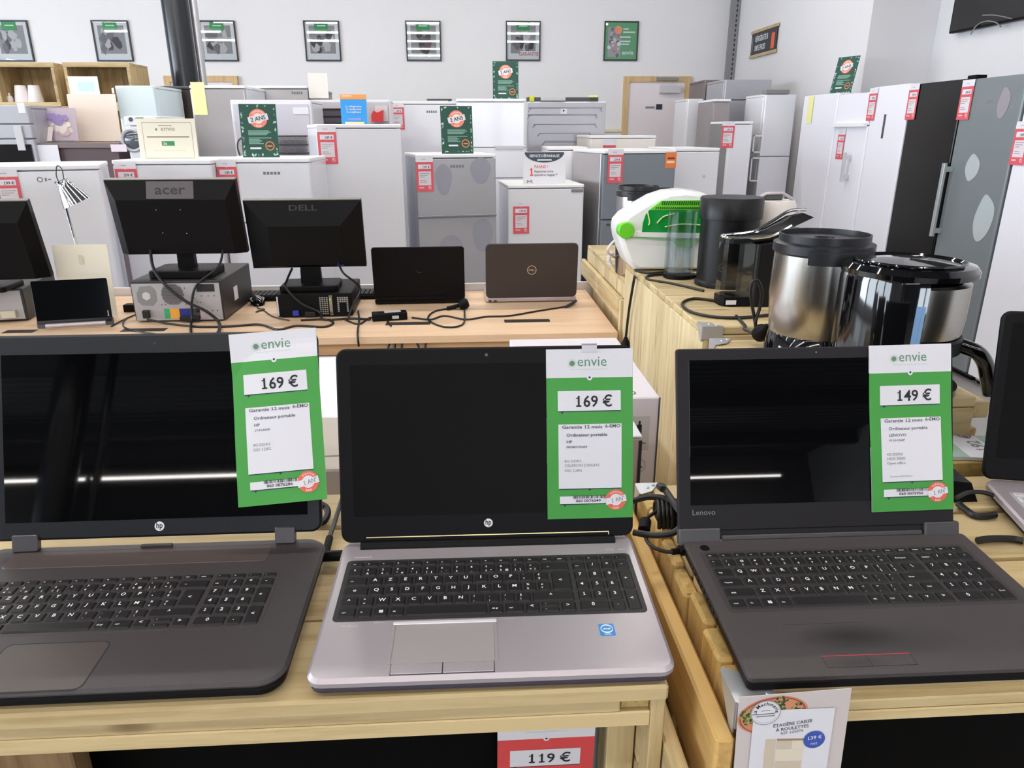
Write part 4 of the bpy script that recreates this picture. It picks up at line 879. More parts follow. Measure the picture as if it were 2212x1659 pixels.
MB().cyl(0, 0, -.004, .004, .008, 12, M=Matrix.Translation((0, -.036, .027)) @ Matrix.Rotation(math.pi / 2, 4, 'Y')).build('scroll_wheel', DGREY, ms)
# --- two closed-in laptops seen from behind
def back_laptop(label, cx, cy, w_, h_, tilt, yaw, corner, lidmat, basemat):
    t = thing('laptop', label, 'laptop', (cx, cy, ZD), yaw)
    MB().rbox(-w_ / 2, w_ / 2, .0, .238, .004, .022, .012, .003).build('base', basemat, t)
    b = MB()
    for x in (-w_ * .38, w_ * .38): b.box(x - .02, x + .02, .02, .03, 0, .0045); b.box(x - .02, x + .02, .21, .22, 0, .0045)
    b.build('foot', BLKM, t)
    kbd = MB()
    for i in range(15):
        for j in range(5): kbd.rbox(-w_ * .44 + i * w_ * .0587, -w_ * .44 + i * w_ * .0587 + w_ * .052, .05 + j * .02, .0675 + j * .02, .0215, .0235, .001, .0004, 1)
    kbd.build('keys', KEYB, t)
    M = frame((0, .004, .022), (1, 0, 0), (0, math.sin(-tilt), math.cos(tilt)), (0, -math.cos(tilt), -math.sin(tilt)))
    ld = MB().rbox(-w_ / 2, w_ / 2, 0, h_, -.006, .004, corner, .002, 3).build('lid', lidmat, t, M)
    MB().rbox(-w_ / 2 + .012, w_ / 2 - .012, .014, h_ - .012, -.0065, -.0058, .002, .0002).build('screen', BLKG, ld)
    return t, ld
bl1, ld_ = back_laptop('matt black laptop seen from behind, beside the smaller monitor', -.213, 3.088, .386, .228, .12, .02, .012, LIDB, BLK)
MB().rbox(-.18, .11, 0, .012, .004, .010, .002, .001).build('battery_bar', BLKM, ld_)
b = MB(); b.tube([(-.012, .128, .0045), (.0, .118, .0046), (.012, .121, .0045)], .0014, 6); b.build('logo', mat('logo_faint', (40, 38, 40), .3), ld_)
bl2, ld_ = back_laptop('dark brown laptop with ring badge seen from behind, right end of desk', .267, 3.092, .394, .236, .10, .01, .018, mat('lid_brown', (52, 44, 42), .55, bump=(1500, .06)), SLV)
b = MB(); b.disc(0, .122, .020, .0046, 0, seg=32, r0=.0172); b.text('DELL', .0105, 0, .1185, .0047, 0, bold=True, align='C', squeeze=1.15); b.build('logo', mat('badge_silver', (206, 190, 170), .3, metal=.6), ld_)
MB().box(-.185, -.173, -.0015, .0005, .006, .012, c=0).box(-.163, -.150, -.0015, .0005, .006, .011, c=0).build('socket', INK, bl2)
# --- cables, plugs and power bricks on the desk
def cable(name, label, pts, r, m=None, group=None, cat='cable'):
    o = MB().tube(pts, r, 8, smooth_steps=6).build(name, m or CABLE); return tag(o, label, cat, group)
def zp(px, py, z=None, r=.004): return Zp(px, py, (ZD if z is None else z) + r)
br = thing('power_adapter', 'black laptop power brick with white labels on the desk', 'power adapter', tuple(zp(842, 690, r=0)), .18)
MB().rbox(-.068, .068, -.026, .026, 0, .03, .006, .003).build('body', BLK, br)
MB().box(-.02, .045, -.01, .022, .0298, .0303, c=0).box(.008, .034, -.0266, -.0258, .008, .02, c=0).build('label_sticker', LGREY, br)
pg = thing('mains_plug', 'round black mains plug lying beside the matt black laptop', 'plug', tuple(zp(1002, 668, r=0)), 0)
MB().lathe([(0, 0), (.018, 0), (.022, .006), (.022, .03), (.016, .04), (.0, .042)], 20, M=Matrix.Translation((0, 0, .022)) @ Matrix.Rotation(1.2, 4, 'Y') @ Matrix.Translation((0, 0, -.02))).build('body', BLK, pg)
MB().tube([(-.02, 0, .016), (-.05, -.012, .012), (-.07, -.016, .008)], .008, 8).build('strain_relief', BLK, pg)
GC = 'black cables lying on the desk'
cable('power_cable', 'black cable from the black round plug looping across the desk front', [zp(985, 665), zp(940, 672), zp(925, 690), zp(960, 706), zp(1000, 700), zp(1003, 668)], .0035, group=GC)
cable('power_cable', 'black charging cable running from the brown laptop across the bare desk', [zp(1238, 655, r=.012), zp(1222, 662), zp(1160, 672), zp(1100, 682), zp(1050, 684), zp(1006, 690), zp(960, 682), zp(930, 690), zp(890, 686)], .0035, group=GC)
MB().tube([zp(1244, 650, r=.014), zp(1237, 655, r=.011), zp(1222, 663, r=.006)], .0065, 8).build('plug', mat('plug_dark', (30, 28, 60), .4), bpy.data.objects['power_cable.001'])
cable('power_cable', 'black cable running from the socketed computer along the desk to the slim one', [zp(318, 690, r=.02), zp(370, 700), zp(430, 706), zp(500, 705), zp(560, 701), zp(600, 712), zp(640, 704), zp(700, 706), zp(720, 697), zp(700, 690), zp(650, 692)], .0045, group=GC)
p_, q_ = Yp(326, 545, 2.93), Yp(340, 610, 2.826)
cable('video_cable', 'thick black cable hanging down the grey back plate of the flat computer', [Yp(325, 535, 2.95), Yp(330, 575, 2.88), Yp(352, 610, 2.822), Yp(400, 650, 2.815), Yp(445, 672, 2.81), Yp(472, 695, 2.80), Zp(474, 712, ZD + .006), Zp(468, 722, ZD + .005)], .006, group=GC)
cable('video_cable', 'thin black cable hanging straight down the middle of the grey back plate', [Yp(482, 535, 2.95), Yp(472, 575, 2.88), Yp(428, 612, 2.826), Yp(415, 645, 2.82), Yp(414, 690, 2.815), Zp(412, 706, ZD + .006), Zp(413, 722, ZD + .004)], .0045, group=GC)
cable('video_cable', 'blue plugged cable curving from the smaller monitor down to the slim computer', [Yp(730, 565, 2.985), Yp(742, 590, 2.93), Yp(770, 612, 2.95), Yp(778, 630, 2.95), Yp(762, 660, 2.86), Zp(752, 688, ZD + .006)], .0045, group=GC)
cable('video_cable', 'black cable curving across the back of the slim computer', [Yp(631, 580, 2.985), Yp(620, 605, 2.92), Yp(618, 622, 2.87), Yp(650, 655, 2.862), Yp(690, 674, 2.862), Zp(700, 690, ZD + .006), Zp(760, 688, ZD + .005), Zp(800, 690, ZD + .005)], .0045, group=GC)
cable('power_cable', 'black cables tangled between slim computer and power brick', [zp(745, 690), zp(775, 700), zp(800, 686), zp(830, 688), zp(845, 704)], .0035, group=GC)
cable('power_cable', 'black cable dropping over the desk front edge beside the slim computer', [zp(774, 672), zp(776, 690), zp(774, 706), Zp(773, 716, ZD + .006), Yp(773, 728, DY0 - .008), Yp(775, 748, DY0 - .010)], .004, group=GC)
cable('mouse_cable', 'thin black mouse cable winding in front of the mouse', [zp(556, 655), zp(558, 666), zp(572, 668), zp(552, 674), zp(568, 670), zp(590, 684), zp(625, 692)], .0022, group=GC)
cable('power_cable', 'black cables lying between the cream card and the grey back plate', [zp(240, 705), zp(268, 690), zp(292, 680), zp(270, 690), zp(268, 706), zp(300, 716), zp(340, 722)], .0028, group=GC)
MB().box(-.03, .03, -.02, .02, 0, .03).build('power_adapter', BLK).location = tuple(zp(288, 672, r=0))
tag(bpy.data.objects['power_adapter.001'], 'small black adapter block left of the grey back plate', 'power adapter')
for k, (a, c_) in enumerate((((845, 730), (839, 750)), ((854, 730), (853, 750)), ((869, 730), (868, 750)), ((896, 732), (904, 748)), ((920, 730), (919, 750)))):
    cable('power_cable', 'thin black cable end hanging below the desk top, behind the silver laptop', [Yp(a[0], a[1] + 3, DY0 + .012), Yp(*c_, DY0 + .008), Yp(c_[0], c_[1] + 14, DY0 + .006)], .004, group='cable ends under the desk top')
# ================================================================== pine crate counters on the right and the kitchen machines on them
ZA = .97
def crate(label, x0, x1, y0, y1, zt, side='left', brackets=(), topdir='x', nb=7, name='crate_counter', cat='counter', rail=None):
    t = thing(name, label, cat, (0, 0, 0))
    b = MB(); boards(b, x0, x1, y0, y1, zt - .02, zt, 'y' if topdir == 'x' else 'x', nb, .003, jit=.0015); b.build('top_board', CPX if topdir == 'x' else CPY, t)
    b = MB(); boards(b, x0, x0 + .018, y0, y1, .03, zt - .0205, 'y', max(4, int((y1 - y0) / .095)), .0012); b.build('side_panel', CPZ, t)
    b = MB(); boards(b, x0 + .02, x1, y0, y0 + .018, .03, zt - .0205, 'z', 8, .003); b.build('front_panel', CPX, t)
    b = MB(); boards(b, x1 - .018, x1, y0 + .02, y1, .03, zt - .0205, 'y', 6, .002); b.build('side_panel', CPZ, t)
    b = MB(); boards(b, x0 + .02, x1 - .02, y1 - .018, y1, .03, zt - .0205, 'z', 8, .003); b.build('back_panel', CPX, t)
    for (x, y, sx, sy) in brackets:
        bracket('corner_bracket', t, frame((x, y, zt + .001), (sx, 0, 0), (0, sy, 0), (0, 0, 1)), .05)
    return t
ca = crate('tall pine crate counter carrying the green steam cleaner and two capsule machines', .566, 1.06, 1.686, 2.60, ZA, brackets=((.565, 1.684, 1, 1),), nb=10)
cb_ = crate('tall pine crate counter behind the dark laptop, carrying steel bowl and coffee maker', .548, .905, 1.17, 1.574, ZA, brackets=((.547, 1.5755, 1, -1),), nb=5)
cc = crate('pine crate beside the right end of the desk, with white cord coil on top', .578, 1.25, 2.625, 3.53, .90, nb=6)
MB().box(.552, .572, 2.635, 3.55, .755, .832, c=.003).build('outer_rail', CPY, cc)
b = MB()
for yy in (2.66, 3.1, 3.45): b.box(.5722, .5778, yy, yy + .03, .76, .83)
b.build('spacer', CPZ, cc)
MB().box(.556, .576, 2.612, 2.634, .50, .83, c=.002).build('corner_post', CPZ, cc)
# low crate carrying boxes, hidden behind the front tables
lowc = crate('low pine crate behind the front tables carrying the white boxes', -.95, .44, 1.10, 2.05, .55, nb=8)
def carton(name, label, x0, x1, y0, y1, z0, z1, m, cat='box'):
    t = thing(name, label, cat, ((x0 + x1) / 2, (y0 + y1) / 2, z0))
    w_, d_, h_ = (x1 - x0) / 2, (y1 - y0) / 2, z1 - z0
    MB().box(-w_, w_, -d_, d_, 0, h_, c=.0025).build('carton', m, t)
    return t, w_, d_, h_
t, w_, d_, h_ = carton('product_box', 'white product box with small bottle drawing, right behind the silver laptop', .10, .378, 1.35, 1.80, .5515, .916, mat('carton_white', (222, 216, 224), .6))
b = MB(frame((0, -d_ - .0006, 0), (1, 0, 0), (0, 0, 1), (0, -1, 0)))
b.box(w_ - .062, w_ - .018, h_ - .115, h_ - .040, -.0003, 0, 0, c=0); b.box(w_ - .044, w_ - .034, h_ - .078, h_ - .058, 0, .0003, 1, c=0); b.box(w_ - .041, w_ - .037, h_ - .058, h_ - .050, 0, .0003, 1, c=0)
b.disc(w_ - .038, h_ - .150, .0165, .0003, 1, seg=28, r0=.0158); b.quad(w_ - .048, h_ - .155, w_ - .028, h_ - .151, .0003, 2); b.quad(w_ - .032, h_ - .1, w_ - .024, h_ - .098, .0003, 1)
b.build('print', [mat('carton_grey', (200, 198, 202), .6), INK, GINK], t)
MB().disc(w_ - .055, -d_ + .03, .012, h_ + .0004, 0, seg=24, r0=.009).build('ring_mark', DGREY, t)
MB(frame((w_ - .02, -d_ - .0015, 0), (1, 0, 0), (0, 0, 1), (0, -1, 0))).box(.018, .0205, .0, h_, -.003, .001, c=.0005).build('dark_edge', DGREY, t)
t, w_, d_, h_ = carton('product_box', 'narrow white and grey box in front of the bottle drawing box', .06, .308, 1.20, 1.32, .5515, .893, mat('carton_taupe', (176, 164, 160), .6))
MB().box(-w_, w_, -d_, d_, h_ + .0002, h_ + .005).build('lid', PAPER, t)
MB(frame((w_, -d_ - .0008, 0), (1, 0, 0), (0, 0, 1), (0, -1, 0))).box(-.006, 0, .01, h_ - .004, 0, .0012, c=.0003).build('dark_edge', INK, t)
t, w_, d_, h_ = carton('appliance_box', 'bright white box with grey base, seen between the two left laptops', -.75, -.08, 1.5, 1.95, .5515, .832, mat('box_white', (248, 248, 250), .5))
b = MB(frame((0, -d_ - .0006, 0), (1, 0, 0), (0, 0, 1), (0, -1, 0))); b.box(-w_, w_, h_ - .095, h_ - .093, 0, .0006, c=0); b.build('seam', GREY, t)
MB().box(-w_ - .004, w_ + .004, -d_ - .006, d_, 0, h_ - .127, c=.003).build('base', mat('box_base', (148, 140, 138), .6), t)
# rails and leaflets seen behind the far right laptop
MB().box(.9085, .94, 1.18, 1.62, .925, .955, c=.002).build('outer_rail', CPY, cb_)
MB().box(.9085, .925, 1.18, 1.60, .86, .905, c=.002).build('outer_rail', CPY, cb_)
lf = thing('leaflet_stack', 'pale green striped tags lying flat behind the dark right laptop', 'leaflets', (.875, 1.105, .902))
lf.rotation_euler = (0, 0, -.12)
b = MB(); b.box(-.13, .13, -.045, .05, -.006, .0, 0, c=.001)
for x0, x1, mi in ((-.07, -.035, 1), (-.035, .02, 2), (.02, .05, 1), (.07, .13, 1)): b.quad(x0, -.045, x1, .05, .0004, mi)
b.text('192 €', .03, .012, -.02, .0008, 3, bold=True, rot=1.57); b.build('tags', [PAPER, mat('tag_pale_green', (160, 190, 176), .6), PAPER, GREY], lf)
ob = thing('wood_block', 'rough sawn wooden block behind the far right laptop, under the striped tags', 'wood block', (.875, 1.112, 0))
MB().box(-.15, .16, -.052, .05, .82, .8955, c=.002).build('beam', OSB, ob)
for x in (-.13, .13): MB().box(x - .02, x + .02, -.03, .03, 0, .8195).build('leg', CPZ, ob)
tag(MB().box(.80, .87, 1.172, 1.19, .87, .90, c=.001).build('paper_sheet', mat('paper_red', (206, 110, 110), .7)), 'small red and pink paper behind the striped tags', 'paper') if False else None

# ---------- green and white steam cleaner
yF = 2.415
out = [(1335, 500), (1338, 484), (1352, 468), (1385, 447), (1420, 427), (1450, 417), (1485, 414), (1520, 418), (1555, 432), (1580, 455), (1590, 490), (1592, 535), (1585, 570), (1572, 586), (1372, 586), (1356, 570), (1346, 545), (1338, 520)]
P3 = [Yp(x, y, yF) for x, y in out]; zmin = min(p.z for p in P3); sft = ZA + .004 - zmin
cx = sum(p.x for p in P3) / len(P3); czz = sum(p.z for p in P3) / len(P3)
sc_ = thing('steam_cleaner', 'white rounded steam cleaner with green window and knob on the crate counter', 'appliance', (cx, yF, ZA))
b = MB(); ls = []
for dy, s_ in ((0, .9), (.006, .955), (.02, .99), (.05, 1.), (.13, 1.), (.16, .97), (.175, .86)):
    ls.append([((p.x - cx) * s_, dy, max(.003, (p.z + sft - ZA - .12) * s_ + .12)) for p in P3])
b.loops(ls[::-1], 0, smooth=True); b.build('shell', mat('cleaner_white', (244, 246, 246), .3, coat=.4), sc_)
def fp(mb, pts, y, th, mi=0):
    Q = [(lambda p: (p.x - cx, p.z + sft - ZA))(Yp(x, yy, yF)) for x, yy in pts]
    mb.M = frame((0, y, 0), (1, 0, 0), (0, 0, 1), (0, -1, 0)); mb.prism(Q[::-1], -.004, th, mi)
GRB = mat('cleaner_green', (104, 208, 40), .35)
b = MB(); fp(b, [(1386, 505), (1388, 484), (1394, 466), (1402, 456), (1528, 456), (1540, 480), (1542, 507)], 0, .004); b.build('window', mat('window_green', (20, 150, 60), .06, coat=1.), sc_)
b = MB(); fp(b, [(1403, 455), (1428, 436), (1520, 434), (1528, 455)], 0, .005); b.build('vent_band', GRB, sc_)
b = MB()
for k in range(22): fp(b, [(1427.5 + k * 4.6, 445), (1430 + k * 4.6, 436.5), (1432.6 + k * 4.6, 436.5), (1430.2 + k * 4.6, 445)], 0, .0062)
for k in range(24): fp(b, [(1415 + k * 4.4, 453), (1416 + k * 4.6, 449), (1418.2 + k * 4.6, 449), (1417.2 + k * 4.6, 453)], 0, .0062)
b.build('vent_slot', mat('slot_green', (30, 80, 20), .6), sc_)
b = MB(); fp(b, [(1374, 513), (1376, 503), (1545, 506), (1545, 517)], 0, .008); b.build('ledge', MATS['cleaner_white'], sc_)
b = MB(); fp(b, [(1362, 513), (1440, 518), (1545, 518), (1545, 521), (1440, 522), (1362, 516)], 0, .0035)
fp(b, [(1448, 519), (1508, 518), (1500, 531), (1482, 538), (1462, 534)], 0, .004); b.build('green_trim', mat('trim_green', (150, 208, 150), .4), sc_)
kp = Yp(1351, 499, yF); kb_ = Matrix.Translation((kp.x - cx, -.004, kp.z + sft - ZA)) @ Matrix.Rotation(math.pi / 2, 4, 'X')
MB().lathe([(0, -.03), (.027, -.03), (.027, .012), (.024, .016), (0, .016)], 28, M=kb_).build('knob', GRB, sc_)
b = MB(frame((0, -.006, 0), (1, 0, 0), (0, 0, 1), (0, -1, 0)))
for pts in ([(1398, 460), (1402, 480), (1400, 488)], [(1418, 484), (1432, 470), (1456, 463)], [(1435, 492), (1470, 486), (1520, 488)]): b.tube([(lambda p: (p.x - cx, p.z + sft - ZA, 0))(Yp(x, y, yF)) for x, y in pts], .0022, 6)
b.build('inner_tube', mat('tube_pale', (226, 240, 170), .5), sc_)
b = MB(); fp(b, [(1388, 504), (1392, 494), (1450, 498), (1462, 506)], 0, .0052); b.build('window_reflection_strip', mat('strip_pale', (190, 226, 226), .3), sc_) if False else None
tg = price_tag('price_tag', 'green and white price tag lying flat in front of the steam cleaner', 'price tag', frame(tuple(Zp(1368, 572, ZA + .012)), (-.12, -.98, .1), (-.99, .12, .05), (-.06, -.1, .99)) @ Matrix.Diagonal((.55, .85, 1, 1)), GREEN, '75 €', None, group=None, detail=False)
# white cord coil
pts = [Yp(1341, 512, 2.50), Yp(1322, 525, 2.55), Yp(1313, 545, 2.58)]
for k in range(30):
    a = k * .9; rr = .022 + .006 * math.sin(k * 1.7)
    c0 = Zp(1325, 566, .925); pts.append(c0 + Vector((rr * math.cos(a), .35 * rr * math.sin(a * .7), .012 + rr * .9 * math.sin(a))))
cable('appliance_cable', 'white coiled power cord hanging from the steam cleaner onto the crate', pts, .0045, mat('cord_white', (224, 220, 222), .5), None, 'cord')
# ---------- steel pot with black lid in the back
def pot(label, px, pytop, y, rpx, zbase, hasbase, cat='pot', name='steel_pot', clip=True, lidk=1.0):
    c = Yp(px, pytop, y); r = rpx * (c - CAM).dot(FWD) / F; H = c.z - zbase
    t = thing(name, label, cat, (c.x, y, zbase)); z0 = H * .24 if hasbase else 0
    MB().lathe([(0, z0), (r * .86, z0), (r * .90, z0 + .006), (r * .97, H * .55), (r * .95, H - .03), (r * .95, H - .028), (0, H - .028)], 48).build('bowl', STEEL, t)
    lid = MB().lathe([(r * .96, H - .034), (r * 1.0, H - .030), (r * 1.0, H - .014), (r * .9, H - .010), (r * .9, H + .004), (r * .87, H + .004), (r * .86, H - .006), (r * .2, H - .004), (r * .19, H - .010), (0, H - .010)], 48).build('lid', mat('lid_grey', (32, 33, 38), .35, spec=.4), t)
    if clip: MB().lathe([(r * 1.0, H - .046), (r * 1.045, H - .044), (r * 1.045, H - .022), (r * 1.0, H - .020)], 14, a0=-130, a1=-62).build('lid_clip', MATS['lid_grey'], t)
    if hasbase:
        MB().lathe([(0, 0), (r * 1.0, 0), (r * 1.0, .004), (r * .90, z0 + .002), (r * .87, z0 + .006), (0, z0 + .003)], 40).build('base', BLKG, t)
        MB().lathe([(r * .875, z0 + .002), (r * .885, z0 + .008), (r * .87, z0 + .008)], 40).build('chrome_ring', CHROME, t)
    return t, r, H
pot('brushed steel mixing bowl with black lid on a glossy black base', 1782, 508, 1.40, 104, ZA, True, 'mixer', 'mixing_bowl')
t, r, H = pot('steel pot with black lid and grip, behind the green steam cleaner', 1380, 403, 2.78, 48, .9005, False)
MB().rbox(r * .95, r * 1.45, -.018, .018, H - .035, H - .004, .01, .004).build('handle', BLK, t)
# ---------- tall black capsule machine with round cap and clear tank
c = Yp(1582, 425, 2.2); rr = 67 * (c - CAM).dot(FWD) / F; H = c.z - ZA
t = thing('capsule_machine', 'matt black capsule coffee machine with round cap and tall clear water tank', 'coffee machine', (c.x, 2.2, ZA))
CAPB = mat('machine_black', (14, 14, 16), .36, spec=.3)
MB().lathe([(0, .0), (rr * .98, .0), (rr * .98, .012), (rr * .93, .018), (rr * .93, H - .062), (0, H - .062)], 48).build('body', CAPB, t)
MB().lathe([(rr * .9, H - .064), (rr, H - .062), (rr, H - .004), (rr * .97, H), (0, H)], 48).build('cap', CAPB, t)
tc2 = Zp(1470, 604, ZA) - Vector((c.x, 2.2, ZA)); tr = .047
zt_ = Yp(1475, 460, 2.25).z - ZA
MB().lathe([(0, .012), (tr, .012), (tr, .02), (tr * .97, zt_), (tr * .93, zt_), (tr * .93, .024), (0, .024)], 40, M=Matrix.Translation((tc2.x, tc2.y + .03, 0))).build('water_tank', glass('tank_clear', (240, 244, 245), .2), t)
MB().lathe([(0, 0), (tr * .9, 0), (tr * 1.04, .004), (tr * 1.04, .014), (0, .014)], 32, M=Matrix.Translation((tc2.x, tc2.y + .03, 0))).build('tank_base', BLK, t)
MB().rbox(tc2.x, -rr * .5, tc2.y + .01, tc2.y + .05, 0, .011, .01, .002).build('arm', BLK, t)
# ---------- low black capsule machine with chrome handle
c = Zp(1588, 662, ZA); t = thing('capsule_machine', 'black capsule coffee machine with chrome lever handle and small clear tank', 'coffee machine', (c.x, c.y + .04, ZA))
zt_ = Yp(1588, 528, c.y + .0).z - ZA
b = MB(); tr = .039; prof = [(-tr, -.02), (-tr * .8, -.035), (-tr * .3, -.042), (tr, -.042), (tr, .035), (-tr * .3, .04), (-tr, .02)]
b.loops([[(x, y, .026) for x, y in prof], [(x, y, zt_) for x, y in prof]]); b.build('water_tank', glass('tank_clear', (240, 244, 245), .2), t)
MB().prism([(x * 1.03, y * 1.03) for x, y in prof], 0, .0255).build('tank_base', BLK, t)
MB().box(-.028, .0, -.0445, -.043, .006, .018, c=0).build('label_sticker', PAPER, t)
Hb = zt_ + .03
MB().loops([[(x, y, z + (0.0 if z == 0 else (.0 if x < .1 else .02))) for x, y in rrect(tr + .002, -.05, .19, .09, .015)] for z in (0, zt_)]).build('body', CAPB, t)
b = MB(); b.loops([[(x, y, zt_ + .0 + (.02 if x > .1 else 0) + k) for x, y in rrect(-tr, -.04, .19, .08, .03)] for k in (.001, .012)]); b.build('top_cover', CAPB, t)
z0 = zt_ + .018
b = MB(); b.tube([(.20, .04, z0 + .062), (.15, .03, z0 + .060), (.10, .02, z0 + .034), (.05, .01, z0 + .010), (-.005, .012, z0 + .002), (-.036, .004, z0 + .001), (-.042, -.012, z0), (-.03, -.028, z0 - .002), (.02, -.036, z0 - .003), (.08, -.040, z0 + .004), (.13, -.04, z0 + .03)], .0042, 8); b.build('lever_rim', CHROME, t)
b = MB(); b.loops([[(.19, -.036, z0 + .05), (.19, .034, z0 + .055)], [(.13, -.036, z0 + .022), (.14, .026, z0 + .048)], [(.07, -.034, z0 + .0), (.08, .014, z0 + .018)], [(0, -.028, z0 - .004), (0, .008, z0 - .001)], [(-.036, -.016, z0 - .003), (-.036, .002, z0 - .002)]], 0, smooth=True, caps=False, closed=False); b.build('lever', BLKG, t)
# ---------- white blender-like canister
c = Yp(1664, 470, 2.25); t = thing('canister', 'white round canister with silver folded grip on top, behind the capsule machine', 'canister', (c.x, 2.25, ZA))
zt_ = Yp(1664, 432, 2.25).z - ZA; r = 50 * (c - CAM).dot(FWD) / F
MB().lathe([(0, 0), (r * .86, 0), (r * .9, .01), (r * .97, zt_ * .62), (r * .965, zt_ * .625), (r, zt_ * .64), (r, zt_ * .95), (r * .93, zt_), (0, zt_)], 40).build('body', mat('canister_white', (232, 224, 220), .4), t)
MB().tube([(-r, -.01, zt_ - .004), (-r * .35, -.01, zt_ + .020), (r * .35, -.01, zt_ + .022), (r * .95, -.01, zt_ - .002)], .005, 8, smooth_steps=1).build('grip', SLV, t)
MB().rbox(-r * .4, r * .4, -.012, .02, zt_ + .001, zt_ + .016, .006, .002).build('grip_core', DGREY, t)
# ---------- filter coffee maker with steel jug
c = Yp(1966, 562, 1.25); R0 = 134 * (c - CAM).dot(FWD) / F; H = c.z - ZA
t = thing('coffee_maker', 'glossy black coffee maker with steel jug and curved handle behind the dark laptop', 'coffee machine', (c.x, 1.25, ZA))
va = math.degrees(math.atan2(-1.25, -c.x))            # direction towards the viewer
A0, A1 = va - 195, va + 20
b = MB(); b.lathe([(R0 * .86, .0), (R0, .002), (R0, H - .03), (R0 * .97, H - .016), (R0 * .86, H - .016), (R0 * .86, .0)], 56, a0=A0, a1=A1, smooth=True)
b.build('body', BLKG, t)
MB().lathe([(0, 0), (R0, 0), (R0, .014), (0, .014)], 48).build('base_plate', BLKG, t)
MB().lathe([(R0 * .9, H - .022), (R0 * 1.005, H - .021), (R0 * 1.01, H - .012), (R0 * .95, H - .003), (R0 * .82, H + .001), (R0 * .78, H - .003), (R0 * .4, H + .002), (0, H + .004)], 56).build('lid', BLKG, t)
ar = [(R0 * .86 * math.cos(math.radians(a)), R0 * .86 * math.sin(math.radians(a)), H + .002) for a in range(int(va) - 70, int(va) + 60, 8)]
MB().tube(ar, .003, 8).build('lid_ridge', CHROME if False else BLKG, t)
aw = [(R0 * 1.002 * math.cos(math.radians(va + q)), R0 * 1.002 * math.sin(math.radians(va + q))) for q in (11.5, 19.0)]
MB().loops([[(aw[0][0], aw[0][1], .06), (aw[1][0], aw[1][1], .06)], [(aw[0][0], aw[0][1], H - .06), (aw[1][0], aw[1][1], H - .06)]], 0, caps=False, closed=False).build('level_window', mat('level_blue', (120, 160, 205), .2), t)
zb = Yp(2050, 728, 1.19).z - ZA
J = MB(); J.lathe([(R0 * .82, zb), (R0 * .90, zb + .002), (R0 * .93, H * .6), (R0 * .93, H - .034), (R0 * .8, H - .032)], 48); jug = J.build('jug_wall', STEEL, t)
MB().lathe([(R0 * .84, zb - .03), (R0 * .95, zb - .028), (R0 * .95, zb - .004), (R0 * .92, zb), (R0 * .8, zb)], 48, a0=va + 20, a1=va + 160).build('jug_band', BLK, t)
MB().lathe([(0, .016), (R0 * .78, .016), (R0 * .82, .03), (R0 * .8, zb - .03), (0, zb - .03)], 40).build('jug_glass', mat('jug_dark', (30, 28, 27), .05, coat=.6), t)
hp = [Yp(2058, 742, 1.2), Yp(2085, 750, 1.19), Yp(2112, 762, 1.18), Yp(2128, 785, 1.18), Yp(2134, 815, 1.18), Yp(2140, 850, 1.18)]
o_ = Vector((c.x, 1.25, ZA)); b = MB()
P_ = [p - o_ for p in hp]; b.tube(P_, .0135, 12); b.build('handle', BLKG, t)
# cords and plugs on the counters
GK = 'black cords of the kitchen machines'
def zk(x, y, r=.004): return Zp(x, y, ZA + r)
cable('appliance_cable', 'black cord winding around the foot of the tall capsule machine', [zk(1372, 584), zk(1400, 590), zk(1440, 588), zk(1500, 592)], .004, group=GK, cat='cord')
cable('appliance_cable', 'black cord looping in front of the tall clear tank', [zk(1520, 628), zk(1450, 612), zk(1402, 604), zk(1400, 596), zk(1440, 592)], .004, group=GK, cat='cord')
cable('appliance_cable', 'black cord looping on the counter in front of the lever machine', [zk(1548, 650), zk(1500, 645), zk(1474, 655), zk(1490, 672), zk(1540, 684), zk(1600, 686), zk(1665, 680)], .004, group=GK, cat='cord')
pgc = Zp(1633, 742, ZA)
cable('appliance_cable', 'black cord standing in a tight loop above its plug near the steel bowl', [pgc + Vector((0, 0, .02)), Yp(1630, 690, pgc.y), Yp(1622, 640, pgc.y), Yp(1624, 612, pgc.y), Yp(1636, 606, pgc.y), Yp(1645, 630, pgc.y), Yp(1641, 665, pgc.y), Yp(1632, 700, pgc.y - .005), pgc + Vector((.01, 0, .012))], .0038, group=GK, cat='cord')
cable('appliance_cable', 'black cord running diagonally over the crate gap to the near plug', [zk(1590, 682), zk(1610, 705), pgc + Vector((-.01, .05, .02)), pgc + Vector((.0, .01, .02))], .0038, group=GK, cat='cord')
def plug(label, loc, rot):
    t = thing('mains_plug', label, 'plug', matrix=Matrix.Translation(loc) @ rot)
    MB().lathe([(0, 0), (.014, 0), (.018, .004), (.018, .022), (.010, .038), (.006, .05), (0, .052)], 18).build('body', BLK, t)
    for x in (-.006, .006): MB().cyl(x, 0, -.016, .0, .0024, 10).build('pin', CHROME, t)
    return t
plug('black mains plug lying on the near crate counter beside the steel bowl', tuple(pgc + Vector((0, -.01, .022))), Matrix.Rotation(.9, 4, 'X'))
hp0 = Xp(1369, 608, .553); hp1 = Xp(1352, 728, .553)
cable('appliance_cable', 'black cord hanging straight down beside the crate corner', [Xp(1372, 590, .60), Xp(1370, 600, .556), hp0, (hp0 + hp1) / 2 + Vector((0, .01, 0)), hp1], .0045, group=GK, cat='cord')
plug('black mains plug hanging on its cord beside the crate corner', tuple(hp1 + Vector((0, 0, -.05))), Matrix.Identity(4))
